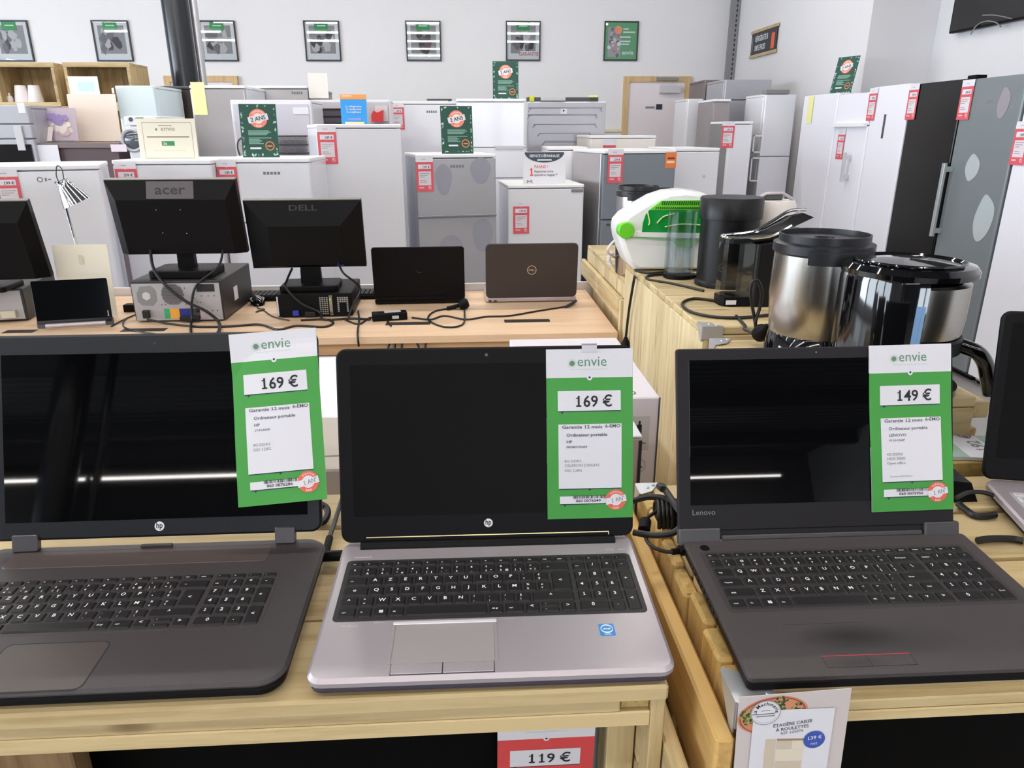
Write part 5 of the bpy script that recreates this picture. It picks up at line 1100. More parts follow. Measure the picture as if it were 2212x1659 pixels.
# power supply, cords between the two front tables
GA = 'black adapter cords between the front tables'
ad = thing('power_adapter', 'black power adapter wrapped in cord behind the left hinge of the dark laptop', 'power adapter', tuple(Zp(1462, 1128, .878)))
MB().rbox(-.03, .04, -.02, .02, .0, .03, .006, .003).build('body', BLK, ad)
b = MB()
for k in range(4): b.tube([(-.032 + k * .006, -.022, .004), (-.034 + k * .006, -.024, .026), (-.03 + k * .006, 0, .034), (-.028 + k * .006, .022, .022), (-.028 + k * .006, .022, .002)], .003, 8)
b.build('wrapped_cord', CABLE, ad)
cable('appliance_cable', 'thick black cord forming a big loop between silver and dark laptop', [Zp(1368, 1082, .90), Zp(1400, 1074, .91), Zp(1440, 1078, .915), Zp(1470, 1100, .915), Zp(1472, 1132, .91), Zp(1452, 1152, .90), Zp(1410, 1156, .897), Zp(1368, 1150, .895)], .0045, group=GA, cat='cord')
cable('appliance_cable', 'thin black cord with ferrite bead plugged into the left side of the dark laptop', [Zp(1450, 1094, .905), Zp(1420, 1104, .90), Zp(1394, 1124, .90), Zp(1392, 1150, .895), Zp(1402, 1175, .89), Zp(1430, 1190, .889), Zp(1455, 1192, .889)], .0026, group=GA, cat='cord')
o_ = bpy.data.objects['appliance_cable.%03d' % (len([x for x in bpy.data.objects if x.name.startswith('appliance_cable')]) - 1)]
MB().tube([Zp(1394, 1126, .90), Zp(1391, 1146, .896)], .0085, 14, smooth_steps=1).build('ferrite_bead', BLKM, o_)
MB().tube([Zp(1452, 1192, .889), Zp(1468, 1190, .889)], .0045, 10, smooth_steps=1).build('strain_relief', BLKM, o_)
p_ = Zp(1466, 1189, .889); q_ = Zp(1502, 1187, .889)
MB().bar(p_, q_, .017, .009, 0, c=.002).build('plug', BLKM, o_)
cable('appliance_cable', 'black cord rising to a tight bend over the zinc bracket behind the dark laptop', [Zp(1432, 1057, .93), Zp(1424, 1050, .92), Zp(1432, 1052, .925), Zp(1455, 1085, .93), Zp(1472, 1110, .925)], .005, group=GA, cat='cord')
cable('appliance_cable', 'black charging cord with angled plug at the left side of the silver laptop', [Zp(738, 1080, .90), Zp(722, 1130, .89), Zp(708, 1172, .889), Zp(703, 1192, .889)], .0035, group=GA, cat='cord')
o_ = bpy.data.objects['appliance_cable.%03d' % (len([x for x in bpy.data.objects if x.name.startswith('appliance_cable')]) - 1)]
MB().tube([Zp(712, 1162, .889), Zp(703, 1196, .889)], .0052, 10, smooth_steps=1).build('strain_relief', BLKM, o_)
MB().tube([Zp(692, 1202, .889), Zp(738, 1200, .892)], .0075, 12, smooth_steps=1).build('plug', BLK, o_)
cable('appliance_cable', 'black cord bending out from behind the large left laptop', [Zp(690, 1088, .90), Zp(704, 1096, .895), Zp(708, 1110, .89), Zp(700, 1126, .885), Zp(688, 1130, .884)], .005, group=GA, cat='cord')
ad = thing('power_adapter', 'black wedge adapter right of the dark laptop lid', 'power adapter', tuple(Zp(2085, 1085, .878) + Vector((0, .03, 0))))
MB().loops([[(-.03, -.03, 0), (.02, -.03, 0), (.03, .03, 0), (-.03, .03, 0)], [(-.028, -.024, .035), (.008, -.024, .03), (.012, .026, .03), (-.028, .026, .035)]]).build('body', BLK, ad)
cable('appliance_cable', 'black cord with ribbed sleeve between dark laptop and far right laptop', [Zp(2070, 1088, .885), Zp(2085, 1100, .884), Zp(2105, 1113, .884), Zp(2130, 1115, .884), Zp(2150, 1112, .884)], .005, group=GA, cat='cord')
cable('appliance_cable', 'black plug cord at the right back edge of the dark laptop', [Zp(2112, 1168, .886), Zp(2140, 1164, .886), Zp(2185, 1164, .884), Zp(2210, 1168, .884)], .005, group=GA, cat='cord')
cable('appliance_cable', 'black cord arching above the wedge adapter', [Zp(2066, 1075, .90), Zp(2090, 1064, .905), Zp(2120, 1063, .905), Zp(2145, 1070, .90)], .0035, group=GA, cat='cord')
# ================================================================== refrigerators and the rest of the shop behind
def pxof(p):
    d = Vector(p) - CAM; return 1106 + F * d.dot(RIGHT) / d.dot(FWD)
def fridge(label, pl, pr, pt, y, depth=.56, col=None, rot=0., splits=(), z0=.02, top=None, logo=None, handles=(), cabinet=None, name='refrigerator', cat='refrigerator', w_=None, face='front', frame_=None, doorgap=.006):
    """front-left top corner seen at pixel (pl, pt) on the plane y; the right edge at pixel column pr"""
    c = Yp(pl, pt, y); ca_, sa_ = math.cos(rot), math.sin(rot)
    if w_ is None:
        lo, hi = .02, 3.
        for _ in range(40):
            m = (lo + hi) / 2
            if pxof((c.x + m * ca_, y + m * sa_, c.z)) < pr: lo = m
            else: hi = m
        w_ = lo
    t = thing(name, label, cat, (c.x, y, 0), rot); H = c.z
    t['w'] = w_; t['h'] = H
    col = col or ENAMEL; cabinet = cabinet or col
    MB().rbox(0, w_, .052, depth, z0, H - .022, .012, .004, 3).build('cabinet', cabinet, t)
    MB().rbox(-.002, w_ + .002, .0 if top != 'flush' else .05, depth, H - .0215, H, .010, .004, 3).build('top_panel', WHITE if top is None else (cabinet if top == 'flush' else top), t)
    zs = [z0 + .03] + sorted(splits) + [H - .024 if top != 'flush' else H - .001]
    for k in range(len(zs) - 1):
        d = MB().rbox(0, w_, 0, .05, zs[k] + doorgap / 2, zs[k + 1] - doorgap / 2, .010, .004, 3).build('door', col, t)
        for (kk, hx, za, zb, mt) in handles:
            if kk == k:
                h = MB(); h.box(hx - .012, hx + .012, -.045, -.03, za, zb); h.box(hx - .01, hx + .01, -.03, 0, za, za + .03).box(hx - .01, hx + .01, -.03, 0, zb - .03, zb); h.build('handle', mt, d)
    b = MB()
    for x in (.05, w_ - .05): b.cyl(x, .1, 0, z0 + .002, .02, 12).cyl(x, depth - .06, 0, z0 + .002, .02, 12)
    b.build('feet', BLKM, t)
    if logo:
        b = MB(frame((0, -.0006, 0), (1, 0, 0), (0, 0, 1), (0, -1, 0)))
        for q in range(5): b.quad(logo[1] - .045 + q * .019, logo[2], logo[1] - .045 + q * .019 + .014, logo[2] + logo[3] * .7, 0, 0)
        b.build('logo', GINK, t)
    return t
def fl(t, px, py, off=.003):
    """point on the front plane of a thing seen at pixel px, py (world)"""
    n = t.matrix_basis.to_3x3() @ Vector((0, -1, 0)); o = t.location + n * off; d = ray(px, py)
    return CAM + d * ((o - CAM).dot(n) / d.dot(n))
GP = 'red price tags on the refrigerators'
def rtag(label, t, px, py, price, sc=1., m=None):
    """tag whose header top-middle is seen at px, py on the front of t"""
    p = fl(t, px, py, .004); a = t.rotation_euler.z
    x = Vector((math.cos(a), math.sin(a), 0)); n = Vector((math.sin(a), -math.cos(a), 0))
    return price_tag('price_tag', label, 'price tag', frame(p, x, (0, 0, 1), n) @ Matrix.Diagonal((sc, sc, 1, 1)), m or PINKRED, price, None, group=GP, detail=False)
for o in bpy.data.objects: pass
SILV = mat('fridge_silver', (172, 172, 178), .4, metal=.35); SILD = mat('fridge_grey', (128, 134, 142), .4, metal=.4); STL2 = mat('fridge_steel', (196, 192, 194), .28, metal=.7)
# --- front row behind the desk, left to right
f1 = fridge('white refrigerator at the left end, with red 199 € tag, behind the chrome lamp', -70, 213, 360, 3.62, .55, rot=.36)
b = MB(frame((0, -.0006, 0), (1, 0, 0), (0, 0, 1), (0, -1, 0))); p_ = fl(f1, 95, 388); lx_ = (p_.x - f1.location.x) / math.cos(.36); b.disc(lx_ - .018, p_.z, .013, 0, 0, seg=14, r0=.008); b.quad(lx_ + .002, p_.z - .008, lx_ + .01, p_.z + .008, 0, 0); b.quad(lx_ + .015, p_.z - .003, lx_ + .028, p_.z + .003, 0, 0); b.build('logo', GINK, f1)
rtag('red 199 € tag on the white refrigerator behind the chrome lamp', f1, 8, 366, '199 €', .9)
f2 = fridge('white refrigerator with red 209 € tag, right behind the larger monitor', 240, 455, 346, 4.08, .56)
rtag('red 209 € tag on the white refrigerator behind the larger monitor', f2, 268, 349, '209 €')
f3 = fridge('white refrigerator with red 189 € tag between the two monitors', 468, 668, 342, 4.14, .48, splits=(.95,), logo=('FAGOR', .28, 1.205, .022))
rtag('red 189 € tag on the refrigerator between the two monitors', f3, 487, 346, '189 €', .93)
f4 = fridge('tall white refrigerator with red 189 € tag carrying the blue sign', 684, 866, 268, 4.66, .56, rot=.30)
rtag('red 189 € tag on the tall white refrigerator below the blue sign', f4, 704, 271, '189 €')
f5 = fridge('silver refrigerator with freezer door and dull round patches, behind the matt black laptop', 897, 1071, 334, 4.9, .56, col=SILV, rot=.2, splits=(.892,), logo=('TEKA', .27, 1.20, .026), cabinet=mat('cab_silver', (190, 196, 206), .4))
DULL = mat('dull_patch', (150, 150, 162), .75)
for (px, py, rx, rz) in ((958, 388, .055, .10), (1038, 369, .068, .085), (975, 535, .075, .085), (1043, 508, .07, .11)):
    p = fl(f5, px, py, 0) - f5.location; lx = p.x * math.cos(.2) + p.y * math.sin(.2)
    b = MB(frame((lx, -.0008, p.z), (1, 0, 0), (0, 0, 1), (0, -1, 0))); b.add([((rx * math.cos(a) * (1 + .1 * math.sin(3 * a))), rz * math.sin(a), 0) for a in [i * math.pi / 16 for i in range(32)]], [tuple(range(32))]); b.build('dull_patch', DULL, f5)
MB().rbox(.0, f5['w'], -.012, .0, .886, .899, .004, .002, 2).build('grip_ledge', SILD, f5)
rtag('red 109 € tag on the silver refrigerator with freezer door', f5, 916, 337, '109 €')
f6 = fridge('low white refrigerator with worktop and red 179 € tag, behind the brown laptop', 1097, 1262, 400, 5.1, .56, rot=.07)
MB().box(f6['w'] - .09, f6['w'] - .005, -.004, .03, f6['h'] - .052, f6['h'] - .03).build('hinge', GREY, f6)
rtag('red 179 € tag on the low white refrigerator', f6, 1126, 434, '179 €')
f7 = fridge('grey steel refrigerator with red 239 € tag and orange sticker, behind the steel pot', 1304, 1462, 325, 5.1, .62, col=SILD, rot=.2, splits=(.84,), cabinet=STL2)
rtag('red 239 € tag on the grey steel refrigerator', f7, 1331, 322, '239 €')
p = fl(f7, 1449, 346, .003); b = MB(frame(p, (math.cos(.2), math.sin(.2), 0), (0, 0, 1), (math.sin(.2), -math.cos(.2), 0)))
b.quad(-.042, -.052, .042, .052, 0, 0); b.quad(-.025, .006, .03, .018, .0004, 1); b.quad(-.03, -.02, .03, -.004, .0004, 2)
st = b.build('sticker', [mat('sticker_orange', (226, 124, 64), .6), mat('sticker_brown', (120, 50, 20), .6), mat('sticker_pale', (248, 214, 180), .6)]); tag(st, 'orange sticker on the upper right of the grey steel refrigerator', 'sticker')
MB().box(.04, .14, -.004, 0, .80, .815).build('grip_slot', DGREY, f7)
f8 = fridge('white refrigerator right of the grey steel one, above the black capsule machine', 1458, 1556, 320, 5.42, .56, rot=.12)
MB(frame((.24, -.0006, f8['h'] - .2), (1, 0, 0), (0, 0, 1), (0, -1, 0))).disc(0, 0, .012, 0, seg=16).build('logo', LGREY, f8)
f9 = fridge('white refrigerator with dark side gap, left of the grey steel one', 1184, 1226, 318, 5.75, .5, w_=.30)
f10 = fridge('cream topped low freezer with tag header, in front of the door', 1276, 1418, 293, 6.3, .48, col=mat('enamel_cream', (236, 230, 224), .35), rot=.1)
p = fl(f10, 1317, 300, .003); b = MB(frame(p, (1, .1, 0), (0, 0, 1), (.1, -1, 0))); b.quad(-.055, -.05, .055, 0, 0, 0); b.quad(-.055, -.07, .055, -.05, 0, 1); tag(b.build('price_tag', [PAPER, PINKRED]), 'top of a red tag on the cream topped low freezer', 'price tag')
# --- second row
def back_fridge(label, pl, pr, pt, y, panelmat, inset=.012, coils=True, emboss=False):
    t = fridge(label, pl, pr, pt, y, .28 if y == 6.3 else .46, name='refrigerator', top='flush'); w_, H = t['w'], t['h']
    for ch in [c for c in bpy.data.objects if c.parent is t and c.name.startswith('door')]: bpy.data.objects.remove(ch)
    MB().rbox(0, w_, .02, .052, .05, H - .001, .01, .004, 3).build('rear_frame', ENAMEL, t)
    MB().rbox(inset, w_ - inset, .012, .021, .06, H - inset * 1.4, .01, .003, 3).build('rear_panel', panelmat, t)
    return t, w_, H
b1, w_, H = back_fridge('back of a white refrigerator with cooling grid, behind the dark green standing card', 494, 670, 215, 5.6, mat('rear_grey', (196, 194, 204), .5), .02)
g = MB()
z1 = Yp(620, 294, 5.6).z; 
for k in range(4): g.tube([(w_ * .52, -.005, z1 - k * .058), (w_ * .93, -.005, z1 - k * .058)], .005, 6, smooth_steps=1)
for k in range(40): g.box(w_ * .54 + k * w_ * .0095, w_ * .54 + k * w_ * .0095 + .0016, -.008, -.005, z1 - .24, z1, c=0)
g.build('cooling_grid', mat('grid_dark', (62, 60, 64), .5), b1)
MB().tube([(.06, 0, z1 - .2), (.03, -.02, z1 - .1), (.04, -.02, z1 - .03), (.09, -.01, z1)], .006, 8).build('hose', DGREY, b1)
p = Yp(649, 239, 5.6); MB().box(p.x - b1.location.x - .055, p.x - b1.location.x + .055, .008, .0118, p.z - .024, p.z + .022, c=.0004).build('rating_label', PAPER, b1)
b2, w_, H = back_fridge('back of a grey refrigerator with black cooling coil, left of the blue sign', 672, 842, 215, 6.3, mat('rear_grey2', (186, 184, 190), .5))
g = MB(); z1 = Yp(720, 236, 6.3).z
g.box(.08, .26, -.008, .01, z1 - .4, z1, 0)
for k in range(6): g.tube([(.07, -.012, z1 - .0 - k * .055), (.28, -.012, z1 - .0 - k * .055)], .006, 6, 1, smooth_steps=1)
g.build('cooling_coil', [mat('coil_dark', (70, 64, 72), .5), INK], b2)
MB().box(.5, w_ - .02, -.014, .01, Yp(815, 262, 6.3).z, Yp(815, 229, 6.3).z).build('rear_tray', mat('tray_grey', (206, 204, 206), .5), b2)
p_ = Yp(816, 252, 6.25); tag(MB().prism([(-.05, -.04), (.04, -.04), (.045, .05), (.0, .03), (-.03, .045), (-.05, .01)], 0, .05, M=frame((p_.x, 6.284, p_.z), (1, 0, 0), (0, 0, 1), (0, -1, 0))).build('red_pouch', mat('pouch_red', (200, 44, 46), .5)), 'small red pouch in the pale tray right of the blue sign', 'pouch')
b3 = fridge('white refrigerator with faded red tag, left of the taller green standing card', 842, 985, 219, 6.84, .5, logo=('PROLINE', .36, 1.58, .026))
rtag('faded red tag on the white refrigerator behind the tall white one', b3, 858, 222, '149 €')
b4 = fridge('wide white refrigerator carrying the upper dark green card, in the middle of the shop', 985, 1137, 213, 6.1, .6, splits=(Yp(1060, 319, 6.1).z, Yp(1060, 385, 6.1).z))
MB().box(.30, b4['w'] - .02, -.012, .0, Yp(1060, 322, 6.1).z, Yp(1060, 315, 6.1).z).build('grip_ledge', LGREY, b4)
MB().box(b4['w'] - .02, b4['w'], -.004, .0, Yp(1060, 313, 6.1).z, Yp(1060, 215, 6.1).z).build('edge_trim', LGREY, b4)
b5, w_, H = back_fridge('back of a big grey refrigerator with stepped embossed ridges, left of the door', 1139, 1311, 219, 6.85, mat('rear_steel', (172, 170, 176), .35, metal=.4), .006)
g = MB(frame((0, .0115, 0), (1, 0, 0), (0, 0, 1), (0, -1, 0)))
for k, (xa, xb, py) in enumerate(((.04, .92, 233), (.03, .86, 248), (.10, .86, 268), (.16, .80, 287), (.22, .74, 306))):
    z_ = Yp(1220, py, 6.85).z; g.tube([(xa * w_ - .02, z_ - .03, 0), (xa * w_ + .005, z_ - .004, 0), (xa * w_ + .03, z_, 0), (xb * w_ - .03, z_, 0), (xb * w_ - .005, z_ - .004, 0), (xb * w_ + .02, z_ - .03, 0)], .006, 6, smooth_steps=2)
g.build('ridges', MATS['rear_steel'], b5)
MB().box(.0, w_ * .9, .03, .2, H, H + .035).build('top_rail', DGREY, b5)
MB().box(w_ * .03, w_ * .09, .02, .1, H + .002, H + .045).build('yellow_tape', mat('tape_yellow', (220, 220, 40), .5), b5); MB().box(w_ * .17, w_ * .48, .012, .03, H + .006, H + .034).build('pale_strip', LGREY, b5); MB().box(w_ * .78, w_ * .88, .0, .04, H + .034, H + .05).build('paper_note', mat('note_yellow', (236, 236, 150), .7), b5)
z_ = Yp(1219, 239, 6.85).z; MB(frame((.46 * w_, .0108, z_), (1, 0, 0), (0, 0, 1), (0, -1, 0))).quad(-.028, -.028, .028, .028, 0, 0).disc(0, 0, .012, .001, 1, seg=3).build('warning_label', [PAPER, INK], b5)
tag(MB().box(Yp(922, 214, 7.5).x, Yp(976, 214, 7.5).x, 7.5, 7.54, Yp(940, 217, 7.5).z, Yp(940, 213.5, 7.5).z).box(Yp(968, 214, 7.5).x, Yp(974, 214, 7.5).x, 7.5, 7.54, 0, Yp(940, 217, 7.5).z).build('wall_bracket', DGREY), 'thin dark bar on a post above the white refrigerator with faded tag', 'bar')
# steel and dark ones on the left
L1 = fridge('brushed steel refrigerator with yellow note, right of the black column foot', 408, 527, 184, 6.0, .6, col=STL2, cabinet=mat('cab_white', (214, 218, 226), .4))
p = fl(L1, 430, 213, .003); tag(MB(frame(p, (1, 0, 0), (0, 0, 1), (0, -1, 0))).quad(-.05, -.115, .05, .115, 0).build('paper_note', mat('note_pale', (240, 244, 172), .7)), 'pale yellow note taped to the brushed steel refrigerator', 'note')
L1b = fridge('black refrigerator edge squeezed between two steel refrigerators', 524, 553, 185, 6.9, .5, col=mat('fridge_black', (30, 30, 36), .2, coat=.4))
L1c = fridge('wide steel refrigerator behind the back of the white one', 553, 664, 185, 6.6, .6, col=STL2, logo=('HISENSE', .33, 1.72, .03))
L1d = fridge('grey refrigerator side standing right of the wide steel one', 667, 690, 191, 6.62, .6, col=mat('side_grey', (150, 146, 148), .5), top='flush')
L2 = fridge('dark brown refrigerator left of the brushed steel one', 337, 411, 186, 6.85, .38, col=mat('fridge_brown', (66, 54, 50), .25, metal=.3), cabinet=GREY, top=DGREY)
L3 = fridge('bluish white refrigerator behind the washing machine', 247, 330, 184, 6.2, .6, col=mat('enamel_blue', (218, 232, 236), .25, coat=.3), top='flush')
p = fl(L3, 243, 190, .003); price_tag('price_tag', 'pale red tag hanging at the left edge of the bluish white refrigerator', 'price tag', frame(p, (.5, -.8, 0), (0, 0, 1), (-.8, -.5, 0)), PINKRED, '299 €', None, group=GP, detail=False)
wm = fridge('white washing machine with round door, beside the cream payment sign', 266, 336, 250, 5.0, .5, splits=(Yp(300, 272, 5.).z,), name='washing_machine', cat='washing machine', top='flush')
p = Yp(287, 303, 5.0); lx = p.x - wm.location.x
MB().lathe([(.105, 0), (.118, .012), (.105, .022), (.088, .018), (.084, .008)], 40, M=frame((lx, -.0, p.z), (.62, 0, 0), (0, 0, .62), (0, -.62, 0))).build('door_ring', SILV, wm)
MB().lathe([(.088, .006), (.06, .02), (0, .026)], 32, M=frame((lx, -.0, p.z), (.62, 0, 0), (0, 0, .62), (0, -.62, 0))).build('door_glass', mat('door_glass', (80, 86, 94), .05, coat=.6), wm)
p = Yp(293, 258, 5.0); MB(frame((p.x - wm.location.x, -.001, p.z), (1, 0, 0), (0, 0, 1), (0, -1, 0))).disc(-.03, 0, .014, 0, 0, seg=16).quad(0, -.012, .05, .012, 0, 1).build('control_marks', [DGREY, mat('mark_green', (90, 130, 110), .6)], wm)
ck = fridge('grey cooker with dark lower glass at the far left', -60, 57, 226, 4.95, .6, col=SILV, splits=(Yp(20, 268, 4.95).z, Yp(20, 300, 4.95).z), name='cooker', cat='cooker', top='flush')
MB().box(.02, ck['w'] - .02, -.006, .0, .5, Yp(20, 312, 4.95).z, c=.002).build('glass_door', BLKG, ck)
MB().box(ck['w'] - .10, ck['w'] - .055, -.012, 0, Yp(45, 325, 4.95).z, Yp(45, 272, 4.95).z).build('pull_bar', LGREY, ck)
p = fl(ck, 46, 233, .002); tag(MB(frame(p, (1, 0, 0), (0, 0, 1), (0, -1, 0))).quad(-.022, -.03, .022, .03, 0).build('paper_label', PAPER), 'small white label on the grey cooker at the far left', 'label')
# brown counter with leaflets
a_, b_ = Yp(92, 309, 5.0), Yp(259, 306, 5.0)
bc = thing('shop_counter', 'dark brown counter with leaflets on it, in front of the wooden crates', 'counter', (a_.x, 5.0, 0)); cw = b_.x - a_.x; zc = a_.z
MB().box(-.02, cw, -.02, .6, zc - .03, zc).build('counter_top', mat('counter_taupe', (120, 104, 104), .5), bc)
MB().box(0, cw - .02, .0, .02, .05, zc - .031).build('front_panel', mat('counter_brown', (92, 76, 80), .5), bc)
for x in (.0, cw - .04): MB().box(x, x + .02, .021, .58, 0, zc - .031).build('side_panel', MATS['counter_brown'], bc)
MB().box(.02, cw - .04, .3, .32, 0, zc - .04).build('back_panel', MATS['counter_brown'], bc)
def paper(name, label, px0, py0, px1, py1, y, m, cat='paper', lean=0., th=.002, marks=None, mm=None):
    p, q = Yp(px0, py1, y), Yp(px1, py0, y); t = thing(name, label, cat, ((p.x + q.x) / 2, y, p.z)); w_, h_ = (q.x - p.x) / 2, q.z - p.z
    M = Matrix.Rotation(-lean, 4, 'X')
    MB(M).box(-w_, w_, -th / 2, th / 2, 0, h_ / math.cos(lean), c=.0003).build('sheet', m, t)
    if marks:
        b = MB(M @ frame((0, -th / 2 - .0006, 0), (1, 0, 0), (0, 0, 1), (0, -1, 0))); marks(b, w_, h_ / math.cos(lean)); b.build('print', mm, t)
    return t, w_, h_
paper('paper_sheet', 'white sheet hanging on the front of the dark brown counter', 72, 313, 124, 350, 4.975, PAPER)
paper('paper_sheet', 'small pinkish paper on the front of the brown counter beside the washing machine', 241, 312, 272, 328, 4.975, mat('paper_pink', (226, 214, 224), .7))
def flower(b, w_, h_):
    rng = random.Random(2)
    for k in range(26): a, r_ = rng.uniform(0, 6.3), rng.uniform(.1, .8); b.disc(w_ * .75 * r_ * math.cos(a), h_ * .38 + h_ * .30 * r_ * math.sin(a), w_ * rng.uniform(.15, .3), .0002 * k, rng.choice((0, 0, 1, 2)), seg=9)
    for k in range(10): b.disc(rng.uniform(-.6, .4) * w_, h_ * rng.uniform(.55, .75), w_ * .2, .006 + .0002 * k, 3, seg=9)
paper('photo_card', 'photo card with white and violet flowers on the brown counter', 103, 233, 157, 304, 5.15, mat('card_mauve', (196, 182, 196), .6), 'card', .12, .004, flower, [mat('petal_white', (240, 232, 226), .7), mat('petal_cream', (226, 212, 204), .7), mat('petal_rose', (216, 190, 190), .7), mat('petal_violet', (160, 140, 196), .7)])
paper('leaflet', 'open white leaflet standing on the brown counter near the cooker', 68, 274, 106, 305, 5.1, mat('leaflet_rose', (232, 220, 220), .7), 'leaflet', .5)
paper('sign_holder', 'tall cream card seen from behind, standing on the brown counter', 160, 203, 246, 305, 5.3, mat('holder_cream', (232, 218, 206), .7), 'sign', .06, .003)
paper('poster_board', 'white and pale blue notice standing in front of the right wooden crate', 153, 165, 210, 205, 6.683, mat('notice_white', (230, 234, 242), .7), 'notice', 0., .004, lambda b, w_, h_: (b.quad(-w_ * .4, h_ * .2, w_ * .7, h_ * .7, 0, 0)), [mat('notice_blue', (200, 222, 244), .7)])
# --- wooden wall crates on the left
CR = wood('crate_brown_x', (196, 172, 130), (158, 132, 92), 'x', island=.3); CRZ = wood('crate_brown_z', (200, 176, 132), (164, 136, 94), 'z', island=.3)
def wall_crate(label, px0, px1, pyt, pyb, y, group=None):
    p, q = Yp(px0, pyt, y), Yp(px1, pyb, y); w_, h_ = q.x - p.x, p.z - q.z
    t = thing('wooden_crate', label, 'crate', (p.x, y, q.z)); D = .36
    MB().box(0, w_, 0, D, 0, .02).build('bottom_board', CR, t); MB().box(0, w_, 0, D, h_ - .02, h_).build('top_board', CR, t)
    for x in (0, w_ - .02): MB().box(x, x + .02, 0, D, .0205, h_ - .0205).build('side_board', CRZ, t)
    b = MB(); boards(b, .021, w_ - .021, D - .02, D, .021, h_ - .021, 'x', 5, .006); b.build('back_board', CRZ, t)
    b = MB(); b.box(-.004, w_ + .004, -.012, -.0005, h_ - .035, h_ + .002).box(-.004, w_ + .004, -.012, -.0005, -.002, .03); b.box(0, .025, -.012, -.0005, .031, h_ - .036).box(w_ - .025, w_, -.012, -.0005, .031, h_ - .036); b.build('front_edge', CR, t)
    return t
wall_crate('upper left open wooden crate holding white cups, on the far wall side', -18, 133, 135, 229, 6.7)
wall_crate('upper right open wooden crate below the second framed poster', 136, 294, 135, 229, 6.7)
wall_crate('lower left open wooden crate behind the flower photo card', -18, 133, 230, 330, 6.7)
wall_crate('lower right open wooden crate behind the tall cream card', 136, 294, 230, 330, 6.7)
# counter or crates below keep the stack standing on the floor
p, q = Yp(-18, 332, 6.7), Yp(294, 332, 6.7)
ts = thing('crate_stand', 'low wooden stand below the wall crates, hidden behind the brown counter', 'stand', (p.x, 6.7, 0)); b = MB(); boards(b, 0, q.x - p.x, 0, .36, 0, Yp(100, 330, 6.7).z - .004, 'x', 8, .004); b.build('boards', CRZ, ts)
zb = Yp(133, 229, 6.7).z + .0205
for k, (px, lab) in enumerate(((44, 'left one of the two white cups upside down in the upper left crate'), (73, 'right one of the two white cups upside down in the upper left crate'))):
    p = Yp(px, 203, 6.78); zt_ = Yp(px, 184, 6.78).z
    tag(MB().lathe([(.062, 0.002), (.062, .004), (.042, zt_ - zb - .004), (.038, zt_ - zb), (0, zt_ - zb)], 28).build('paper_cup', mat('cup_white', (240, 234, 236), .5)), lab, 'cup').location = (p.x, 6.8, zb - .0)
p = Yp(19, 214, 6.78); tag(MB().lathe([(0, 0), (.025, 0), (.027, .04), (.018, .06), (.009, .065), (.009, .085), (0, .085)], 18).build('spray_bottle', mat('cup_white', (240, 234, 236), .5)), 'small white bottle beside the white cups in the crate', 'bottle').location = (p.x, 6.8, zb)
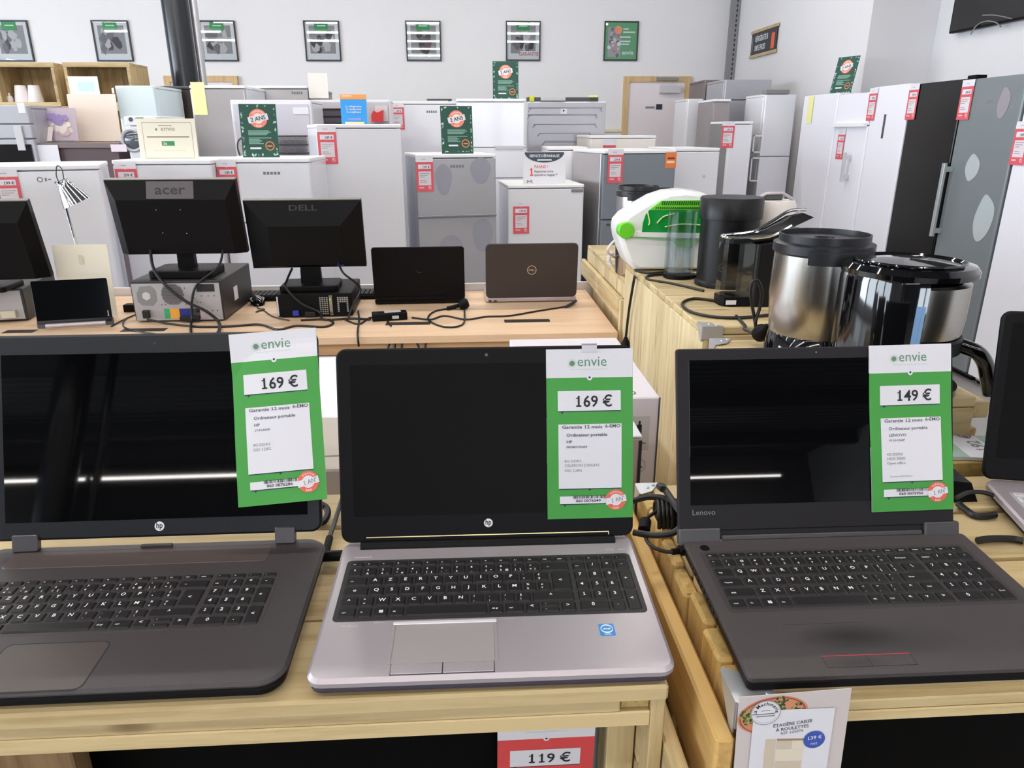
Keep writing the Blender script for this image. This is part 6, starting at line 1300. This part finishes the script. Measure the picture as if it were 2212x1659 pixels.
# --- standing cards
def leaf_card(label, pl, pr, pt, pb, y, rot=0., lean=.10, zb=None, w_=.21, h_=.297):
    p = Yp((pl + pr) / 2 + (0), pb, y)
    t = thing('standing_card', label, 'sign', (p.x, y, p.z if zb is None else zb), rot); M = Matrix.Rotation(-lean, 4, 'X')
    MB(M).box(-w_ / 2, w_ / 2, -.0015, .0015, 0, h_, c=.0003).build('card', CARDG, t)
    f = M @ frame((0, -.0022, 0), (1, 0, 0), (0, 0, 1), (0, -1, 0)); rng = random.Random(int(pl)); b = MB(f)
    for k in range(30):
        s_ = rng.uniform(.006, .013); e_ = k % 3
        x, y_ = (rng.choice((-1, 1)) * (w_ / 2 - .011), rng.uniform(.012, h_ - .012)) if e_ else (rng.uniform(-w_ / 2 + .01, w_ / 2 - .01), rng.choice((.012, .014, h_ - .011)))
        a = rng.uniform(0, 3.1); b.add([(x + s_ * math.cos(a), y_ + s_ * math.sin(a), 0), (x - s_ * .5 * math.sin(a), y_ + s_ * .5 * math.cos(a), 0), (x - s_ * math.cos(a), y_ - s_ * math.sin(a), 0), (x + s_ * .5 * math.sin(a), y_ - s_ * .5 * math.cos(a), 0)], [(0, 1, 2, 3)], rng.choice((0, 0, 1, 2)))
    b.build('leaf_border', [LEAFG, mat('leaf_pale', (206, 222, 220), .7), mat('leaf_grey', (120, 140, 140), .7)], t)
    b = MB(f); cx_, cy_ = .0, h_ * .73; r_ = w_ * .25
    b.disc(cx_, cy_, r_, .0005, 0, seg=32); b.disc(cx_, cy_, r_ * .55, .0008, 1, seg=24)
    arc_text(b, 'GARANTIE', r_ * .26, cx_, cy_, r_ * .68, math.pi / 2, .0008, 1, None, None); arc_text(b, 'ENVIE', r_ * .26, cx_, cy_, r_ * .9, -math.pi / 2, .0008, 1, None, None, flip=True)
    Rm = f @ Matrix.Translation((cx_, cy_, 0)) @ Matrix.Rotation(.2, 4, 'Z'); b.quad(-r_ * 1.1, -r_ * .34, r_ * 1.1, r_ * .34, .0012, 2, Rm); b.text('2 ANS', r_ * .62, 0, -r_ * .22, .0016, 3, Rm, True, 'C', 1.0)
    b.build('warranty_badge', [mat('badge_salmon', (236, 136, 118), .7), mat('badge_cream', (250, 226, 214), .7), PAPER, INK], t)
    b = MB(f)
    for k, (y_, w2) in enumerate(((.50, .56), (.475, .62), (.45, .55), (.425, .5), (.365, .62), (.335, .3), (.31, .36), (.285, .3), (.26, .4))): b.quad(-w_ * .30, h_ * y_ - .0025, -w_ * .30 + w_ * w2, h_ * y_ + .0025, .0004, 0)
    b.quad(-w_ * .28, h_ * .155, w_ * .02, h_ * .19, .0004, 1); b.disc(w_ * .26, h_ * .215, w_ * .125, .0004, 2, seg=24, r0=w_ * .10); b.quad(w_ * .19, h_ * .2, w_ * .33, h_ * .225, .0005, 2)
    b.build('print', [mat('print_sage', (126, 166, 150), .7), PAPER, mat('ring_orange', (226, 130, 80), .7)], t)
    MB().loops([[(-.02, .0 + h_ * .6 * math.sin(lean) + .002, h_ * .6), (.02, h_ * .6 * math.sin(lean) + .002, h_ * .6), (.02, h_ * .6 * math.sin(lean) + .004, h_ * .6), (-.02, h_ * .6 * math.sin(lean) + .004, h_ * .6)], [(-.03, .11, 0), (.03, .11, 0), (.03, .112, 0), (-.03, .112, 0)]]).build('easel_leg', CARDG, t)
    return t
leaf_card('dark green 2 ANS card standing on the refrigerator between the two monitors', 534, 596, 241, 340, 4.25, .05, w_=.195, h_=.276, zb=f3['h'] + .001)
leaf_card('dark green 2 ANS card standing on the silver refrigerator with freezer door', 958, 1020, 233, 331, 5.04, .18, zb=f5['h'] + .001)
leaf_card('dark green 2 ANS card standing high on the wide white refrigerator', 1070, 1115, 142, 210, 6.4, .0, zb=b4['h'] + .001)
# blue sign
p = Yp(766, 264, 4.82)
bs = thing('standing_card', 'blue card with orange top edge standing on the tall white refrigerator', 'sign', (p.x, 4.82, f4['h'] + .001), .05); M = Matrix.Rotation(-.1, 4, 'X')
hh = .172; MB(M).box(-.079, .079, -.0015, .0015, 0, hh, c=.0003).build('card', mat('card_blue', (46, 148, 222), .6), bs)
b = MB(M @ frame((0, -.0022, 0), (1, 0, 0), (0, 0, 1), (0, -1, 0))); b.quad(-.079, hh - .028, .079, hh, 0, 0); b.quad(-.07, hh - .012, -.01, hh - .005, .0004, 2)
for s_, y_ in (('Le réfrigérateur', .098), ('le rendez-vous', .082), ('le congélateur', .066)): b.text(s_, .0155, 0, y_, .0004, 1, bold=True, align='C')
b.quad(-.04, .022, .04, .036, .0004, 3); b.build('print', [mat('print_orange', (232, 152, 76), .6), PAPER, mat('print_peach', (250, 206, 150), .6), mat('print_violet', (120, 150, 226), .6)], bs)
MB().box(-.055, .06, -.03, .03, .0, .012).build('stand_foot', mat('foot_cream', (246, 220, 170), .6), bs)
# service sign
p = Yp(1176, 396, 5.22)
sv = thing('standing_card', 'white repair service card with dark rounded header on the low refrigerator', 'sign', (p.x, 5.22, f6['h'] + .001), .03); M = Matrix.Rotation(-.1, 4, 'X'); w_, hh = .148, .212
MB(M).box(-w_, w_, -.0015, .0015, 0, hh, c=.0003).build('card', PAPER, sv); b = MB(M @ frame((0, -.0022, 0), (1, 0, 0), (0, 0, 1), (0, -1, 0)))
b.add([(-w_ * .93, hh * .985, 0)] + [(w_ * .93 * math.cos(a), hh * .985 + hh * .32 * math.sin(a), 0) for a in [math.pi + i * math.pi / 20 for i in range(1, 20)]] + [(w_ * .93, hh * .985, 0)], [tuple(range(21))], 0)
b.text('SERVICE DÉPANNAGE', .026, 0, hh * .83, .0005, 1, bold=True, align='C', squeeze=.82); b.text("TOMBÉ D'UBER !" if False else 'PANNE D’ÉLEC ?', .016, 0, hh * .72, .0005, 1, bold=True, align='C', squeeze=.8) if False else b.quad(-.05, hh * .725, .05, hh * .765, .0005, 1)
b.text('1', .075, -w_ * .76, hh * .25, .0005, 2, bold=True); b.text('PANNE ?', .028, -w_ * .48, hh * .49, .0005, 2, bold=False, squeeze=.9); b.text('Rapportez votre', .022, -w_ * .48, hh * .355, .0005, 3, bold=True, squeeze=.9); b.text('appareil en magasin !*', .022, -w_ * .48, hh * .245, .0005, 3, bold=True, squeeze=.84)
b.tube([(-w_ * .82, hh * .02, 0), (-w_ * .80, hh * .10, 0), (-w_ * .72, hh * .06, 0), (-w_ * .62, hh * .10, 0), (-w_ * .58, hh * .02, 0)], .003, 6, 3); b.build('print', [mat('slate', (52, 70, 78), .6), PAPER, mat('print_red', (222, 76, 66), .6), GINK], sv)
# cream payment sign
p = Yp(367, 338, 4.2)
es = thing('standing_card', 'cream payment card with thin border standing on the refrigerator behind the larger monitor', 'sign', (p.x, 4.2, f2['h'] + .001), .0); M = Matrix.Rotation(-.06, 4, 'X'); w_, hh = .152, .205
MB(M).box(-w_, w_, -.004, .0, 0, hh, c=.001).build('holder', CREAM, es); b = MB(M @ frame((0, -.0046, 0), (1, 0, 0), (0, 0, 1), (0, -1, 0)))
x0, x1, y0, y1 = -w_ * .82, w_ * .86, .004, hh * .9
for a in ((x0, y0, x1, y0 + .0016), (x0, y1, x1, y1 + .0016), (x0, y0, x0 + .0016, y1), (x1, y0, x1 + .0016, y1)): b.quad(*a, 0, 0)
b.text('envie', .034, .008, hh * .70, 0, 0, align='C', squeeze=1.05); b.disc(-.052, hh * .735, .006, 0, 1, seg=16); b.text('VOUS POUVEZ LE PAYER EN', .0145, 0, hh * .535, 0, 0, bold=True, align='C', squeeze=1.0) if False else b.quad(-.105, hh * .535, .115, hh * .565, 0, 0)
b.quad(-.032, hh * .33, .035, hh * .445, 0, 2); b.text('3x', .022, -.026, hh * .352, .0005, 3, bold=True); b.quad(-.04, hh * .82, .03, hh * .835, 0, 0); b.quad(-.08, hh * .2, .09, hh * .215, 0, 3)
b.build('print', [mat('print_bronze', (134, 128, 116), .7), LOGOG, mat('print_green', (60, 140, 92), .7), mat('print_ivory', (222, 216, 196), .7)], es)
# faint cream card against the wall
paper('sign_holder', 'cream easel back standing on the row of refrigerators below the third poster', 668, 158, 706, 212, 6.55, mat('holder_pale', (226, 222, 216), .7), 'sign', .05, .003)
# --- row along the right wall, fronts facing left
XF = 2.95
def side_fridge(label, y0, y1, zt, col, depth=.62, splits=(), handle=None, cabinet=None, top=None, logo=None):
    t = thing('refrigerator', label, 'refrigerator', (XF, y1, 0), -math.pi / 2); w_ = y1 - y0; cabinet = cabinet or col    # local x runs towards the viewer, local -y to the left
    MB().rbox(0.004, w_ - .004, .052, depth, .02, zt - .002, .012, .004, 3).build('cabinet', cabinet, t)
    MB().box(.02, w_ - .02, .06, depth - .02, 0, .021).build('feet', BLKM, t)
    zs = [.05] + list(splits) + [zt]
    for k in range(len(zs) - 1):
        d = MB().rbox(.004, w_ - .004, 0, .05, zs[k] + .004, zs[k + 1] - .002, .012, .004, 3).build('door', col, t)
        if handle and handle[0] == k:
            _, hx, za, zb, mt = handle; h = MB(); h.box(hx - .014, hx + .014, -.06, -.042, za, zb); h.box(hx - .012, hx + .012, -.042, 0, za + .02, za + .05).box(hx - .012, hx + .012, -.042, 0, zb - .05, zb - .02); h.build('handle', mt, d)
    return t
def stag(label, px, py, price):
    p = Xp(px, py, XF - .005); return price_tag('price_tag', label, 'price tag', frame(p, (0, -1, 0), (0, 0, 1), (-1, 0, 0)), PINKRED, price, None, group=GP, detail=False)
yy = lambda px, py: Xp(px, py, XF).y
ya, yb, yc, yd, ye, yf_ = yy(2209, 225), yy(2085, 172), yy(1970, 182), yy(1888, 188), yy(1812, 205), yy(1737, 205)
FB = mat('fridge_gloss_black', (14, 13, 14), .2, spec=.4); FG = mat('fridge_slate', (138, 146, 150), .38, metal=.45); FW = mat('fridge_bright', (236, 236, 246), .3)
ZA_, ZB_ = Xp(2034, 352, XF - .05).z, Xp(2011, 510, XF - .05).z
r0 = side_fridge('white refrigerator nearest on the right wall, cut by the right edge of the photo', ya - .66, ya - .012, 1.70, FW)
r1 = side_fridge('slate grey refrigerator with pale patches and long bar handle, on the right wall', ya, yb - .004, Xp(2085, 172, XF).z, FG, handle=(0, .03, ZB_, ZA_, mat('bar_alu', (190, 196, 198), .3, metal=.6)), cabinet=DGREY)
r2 = side_fridge('glossy black refrigerator on the right wall', yb, yc - .004, Xp(1970, 182, XF).z, FB)
r3 = side_fridge('bright white refrigerator with dark recessed grip, left of the black one', yc, yd - .004, Xp(1888, 188, XF).z, FW)
a_, b_ = Xp(1913, 247, XF), Xp(1904, 299, XF); MB().box((yd - .004) - a_.y - .012, (yd - .004) - a_.y + .012, -.003, .003, b_.z, a_.z, c=.001).build('recessed_grip', DGREY, r3)
r4 = side_fridge('white double door refrigerator with small red tag on its lower door', yd, ye - .004, Xp(1812, 205, XF).z, FW, splits=(Xp(1840, 272, XF).z,), handle=(0, .33, Xp(1845, 394, XF).z, Xp(1852, 330, XF).z, LGREY), cabinet=WHITE)
MB().box(.0, .50, -.03, .0, Xp(1840, 274, XF).z, Xp(1840, 266, XF).z).build('grip_ledge', WHITE, r4)
r5 = side_fridge('white refrigerator with pale yellow energy label, left of the double door one', ye, yf_ - .004, Xp(1760, 205, XF).z, FW, splits=(.52,), depth=.42)
p = Xp(1750, 235, XF - .004); tag(MB(frame(p, (0, -1, 0), (0, 0, 1), (-1, 0, 0))).quad(-.05, -.12, .05, .1, 0).build('energy_label', mat('label_yellow', (238, 236, 160), .7)), 'pale yellow label on the white refrigerator in the right row', 'label')
stag('red tag on the upper door corner of the bright white refrigerator with dark grip', 1889, 190, '399 €'); stag('red tag hanging at the left edge of the glossy black refrigerator', 1977, 181, '299 €')
stag('red 384 € tag at the top left of the slate grey refrigerator', 2094, 172, '384 €'); stag('small red tag on the lower door of the white double door refrigerator', 1820, 280, '199 €'); stag('red tag at the right edge of the photo on the nearest white refrigerator', 2214, 262, '349 €')
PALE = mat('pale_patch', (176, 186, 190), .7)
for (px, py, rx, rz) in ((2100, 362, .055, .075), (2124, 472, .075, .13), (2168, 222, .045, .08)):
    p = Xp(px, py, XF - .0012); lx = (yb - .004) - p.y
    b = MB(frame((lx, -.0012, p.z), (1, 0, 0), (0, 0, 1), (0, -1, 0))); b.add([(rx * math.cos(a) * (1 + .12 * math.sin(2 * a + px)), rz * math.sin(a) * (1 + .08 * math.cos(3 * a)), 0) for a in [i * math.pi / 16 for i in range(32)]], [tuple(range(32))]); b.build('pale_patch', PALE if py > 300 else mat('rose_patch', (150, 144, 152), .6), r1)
MB().box(.02, .10, -.004, .06, r1_z := Xp(2085, 172, XF).z, r1_z + .02).build('hinge_cap', BLKM, r1)
p = Xp(2136, 220, XF - .001); MB(frame(((yb - .004) - p.y, -.0008, p.z), (1, 0, 0), (0, 0, 1), (0, -1, 0))).add([(.03 * math.cos(i * .4), .012 * math.sin(i * .4), 0) for i in range(16)], [tuple(range(16))]).build('logo', GREY, r1)
leaf_card('dark green 2 ANS card standing on the right wall row, above the yellow label refrigerator', 1782, 1822, 130, 203, 5.95, -1.15, .2, zb=Xp(1760, 205, XF).z + .001)
bpy.data.objects['standing_card.%03d' % (len([o for o in bpy.data.objects if o.name.startswith('standing_card')]) - 1)].location = (3.12, yf_ - .30, Xp(1760, 205, XF).z + .001)
# the corner group beyond
g1 = fridge('white built-in refrigerator with two side grips, at the corner of the right wall', 1655, 1722, 203, 6.85, .5, splits=(Yp(1670, 338, 6.85).z,), top='flush')
MB().box(.0, g1['w'] * .75, .0, .1, g1['h'] + .0005, g1['h'] + .035).build('vent_plinth', GREY, g1)
b = MB(); 
for za, zb in ((292, 330), (340, 392)):
    z0_, z1_ = Yp(1640, zb, 6.85).z, Yp(1640, za, 6.85).z
    b.box(-.075, -.062, .0, .02, z0_, z1_).box(-.075, .0, .0, .02, z1_ - .012, z1_).box(-.075, .0, .0, .02, z0_, z0_ + .012)
b.build('side_grip', WHITE, g1)
g2 = fridge('narrow white refrigerator with red tag left of the built-in one', 1578, 1628, 262, 6.6, .55, cabinet=GREY)
rtag('red tag on the narrow white refrigerator beside the built-in one', g2, 1575, 262, '159 €')
g3 = fridge('grey refrigerator with mirror-like lower door, below the hanging shop sign', 1568, 1668, 171, 7.7, .6, col=SILV, splits=(Yp(1600, 216, 7.7).z,), top='flush')
g4 = fridge('taupe refrigerator with thin pale grip, right of the door', 1524, 1568, 172, 8.4, .6, col=mat('fridge_taupe', (120, 110, 108), .4, metal=.3), top='flush')
g5 = fridge('grey refrigerator with white top and red tag, in front of the taupe one', 1543, 1580, 214, 7.2, .5, col=mat('fridge_greige', (150, 142, 144), .4, metal=.2))
g6 = fridge('white refrigerator edge between the door and the taupe refrigerator', 1487, 1520, 213, 7.85, .5, top='flush')
# --- framed posters on the back wall
FRM = mat('frame_black', (28, 28, 34), .4); PG = glass('poster_glass', (250, 252, 252), .2, .01)
POST = [(28, 'framed poster with black frame cut by the left edge of the photo', 0), (244, 'framed poster above the right wooden crate, left of the black column', 1), (473, 'framed poster just right of the black column', 2), (697, 'framed poster with grey photo, second right of the black column', 3), (915, 'framed poster with purple-grey photo above the tall green card', 4), (1130, 'framed poster with red stamp at its bottom, left of the green poster', 5), (1341, 'green framed poster above the door', 6)]
for px, lab, k in POST:
    c = Yp(px, 89, YB); hw, hh = .217, .228
    t = thing('framed_poster', lab, 'poster', (c.x, YB - .002, c.z)); fM = frame((0, -.010, 0), (1, 0, 0), (0, 0, 1), (0, -1, 0)); rng = random.Random(30 + k)
    b = MB(fM); b.box(-hw, hw, hh - .016, hh, -.008, .014).box(-hw, hw, -hh, -hh + .016, -.008, .014).box(-hw, -hw + .016, -hh + .016, hh - .016, -.008, .014).box(hw - .016, hw, -hh + .016, hh - .016, -.008, .014); b.build('frame', FRM, t)
    b = MB(fM); b.quad(-hw + .01, -hh + .01, hw - .01, hh - .01, 0, 0)
    if k < 6:
        b.quad(-hw * .72, -hh * .62, hw * .72, hh * .76, .0006, 1); tones = (2, 3, 4) if k != 4 else (2, 5, 4)
        for q in range(9):
            x, y_ = rng.uniform(-.5, .5) * hw, rng.uniform(-.45, .4) * hh; b.add([(x + rng.uniform(.1, .28) * hw * math.cos(a), y_ + rng.uniform(.15, .34) * hh * math.sin(a), .001 + q * .0003) for a in [i * .785 for i in range(8)]], [tuple(range(8))], rng.choice(tones))
        b.quad(-hw * .40, hh * .52, hw * .36, hh * .96, .004, 6); b.quad(-hw * .24, hh * .72, hw * .24, hh * .78, .0045, 0)
        if k == 5: b.quad(-hw * .2, -hh * .82, hw * .85, -hh * .5, .004, 0); b.text('GARANTIE', .06, hw * .32, -hh * .74, .0045, 7, bold=True, align='C', squeeze=.85)
        elif k > 1: b.quad(-hw * .1, -hh * .8, hw * .7, -hh * .66, .004, 0)
    else:
        b.quad(-hw + .01, -hh + .01, hw - .01, hh - .01, .0006, 6); b.quad(-hw * .76, -hh * .8, -hw * .02, hh * .7, .001, 1)
        for q in range(22): x, y_ = rng.uniform(-.7, -.12) * hw, rng.uniform(-.72, .6) * hh; b.disc(x, y_, rng.uniform(.012, .03), .0015 + q * .0002, rng.choice((0, 2, 3, 4, 7)), seg=8)
        b.disc(-hw * .18, hh * .55, .048, .008, 8, seg=20); b.text('Donnez', .05, hw * .15, hh * .56, .001, 0, bold=False) if False else None
        for y_, w2 in ((.6, .4), (.44, .7), (.2, .5), (-.02, .5), (-.16, .45)): b.quad(-hw * .1 if y_ < .3 else hw * .1, hh * y_ - .008, -hw * .1 + hw * w2 * 1.3, hh * y_ + .008, .009, 0)
        b.text('envie', .07, hw * .42, -hh * .68, .001, 0, bold=True, align='C')
    b.build('print', [PAPER, mat('photo_grey', (150, 146, 150), .7), mat('photo_dark', (72, 66, 74), .7), mat('photo_mid', (118, 112, 118), .7), mat('photo_pale', (196, 192, 196), .7), mat('photo_plum', (110, 84, 96), .7), mat('poster_green', (46, 150, 84), .6), mat('stamp_red', (196, 110, 100), .7), mat('poster_orange', (236, 130, 84), .7)], t)
    MB(fM).box(-hw + .014, hw - .014, -hh + .014, hh - .014, .0098, .0115, c=0).build('glass', PG, t)
# --- hanging sign on the far right wall, wall television
cs_ = [Xp(1650, 90, XR - .015)][0]
t = thing('hanging_sign', 'dark hanging sign with wooden battens on the right wall, lettered for refrigerators', 'sign', (XR - .02, cs_.y, cs_.z)); fM = frame((0, 0, 0), (0, -1, 0), (0, 0, 1), (-1, 0, 0)); hw, hh = .37, .118
MB(fM).box(-hw, hw, -hh, hh, -.002, .001, c=.0005).build('banner', mat('banner_slate', (50, 54, 60), .6), t)
for z_ in (-hh - .012, hh + .012): MB(fM).box(-hw - .02, hw + .02, z_ - .016, z_ + .016, -.008, .008).build('batten', CR, t)
b = MB(fM); b.text('RÉFRIGÉRATEUR', .083, -hw * .68, .02, .0016, 0, bold=True, squeeze=.62); b.text('SIMPLE FROID', .083, -hw * .68, -.076, .0016, 0, bold=True, squeeze=.62); b.quad(hw * .62, -hh * .8, hw * .86, hh * .55, .0016, 1); b.quad(-hw * .93, -hh * .7, -hw * .86, hh * .6, .0016, 2)
b.build('lettering', [PAPER, mat('banner_orange', (226, 94, 60), .6), mat('banner_grey', (120, 124, 128), .6)], t)
a_, b_ = Xp(2052, 73, XRN - .06), Xp(2300, 48, XRN - .06)
t = thing('television', 'black television hanging high on the right wall', 'television', (XRN - .06, a_.y, a_.z)); L_ = 1.22
MB().box(-.012, .03, -L_, 0, 0, .70, c=.004).build('body', BLKM, t); MB().box(-.0128, -.0115, -L_ + .012, -.012, .014, .688, c=.0002).build('screen', mat('tv_dark', (14, 10, 14), .15), t)
MB().box(.0301, .059, -.8, -.4, .2, .5).build('wall_mount', DGREY, t)
q_ = lambda px, py: Xp(px, py, XRN - .078) - Vector((XRN - .06, a_.y, a_.z))
MB().tube([q_(2097, 74), q_(2110, 55), q_(2130, 46), q_(2150, 48), q_(2162, 58)], .005, 8).build('hanging_wire', GREY, t); MB().tube([q_(2122, 33), q_(2150, 33), q_(2186, 40)], .004, 8).build('hanging_wire', GREY, t)
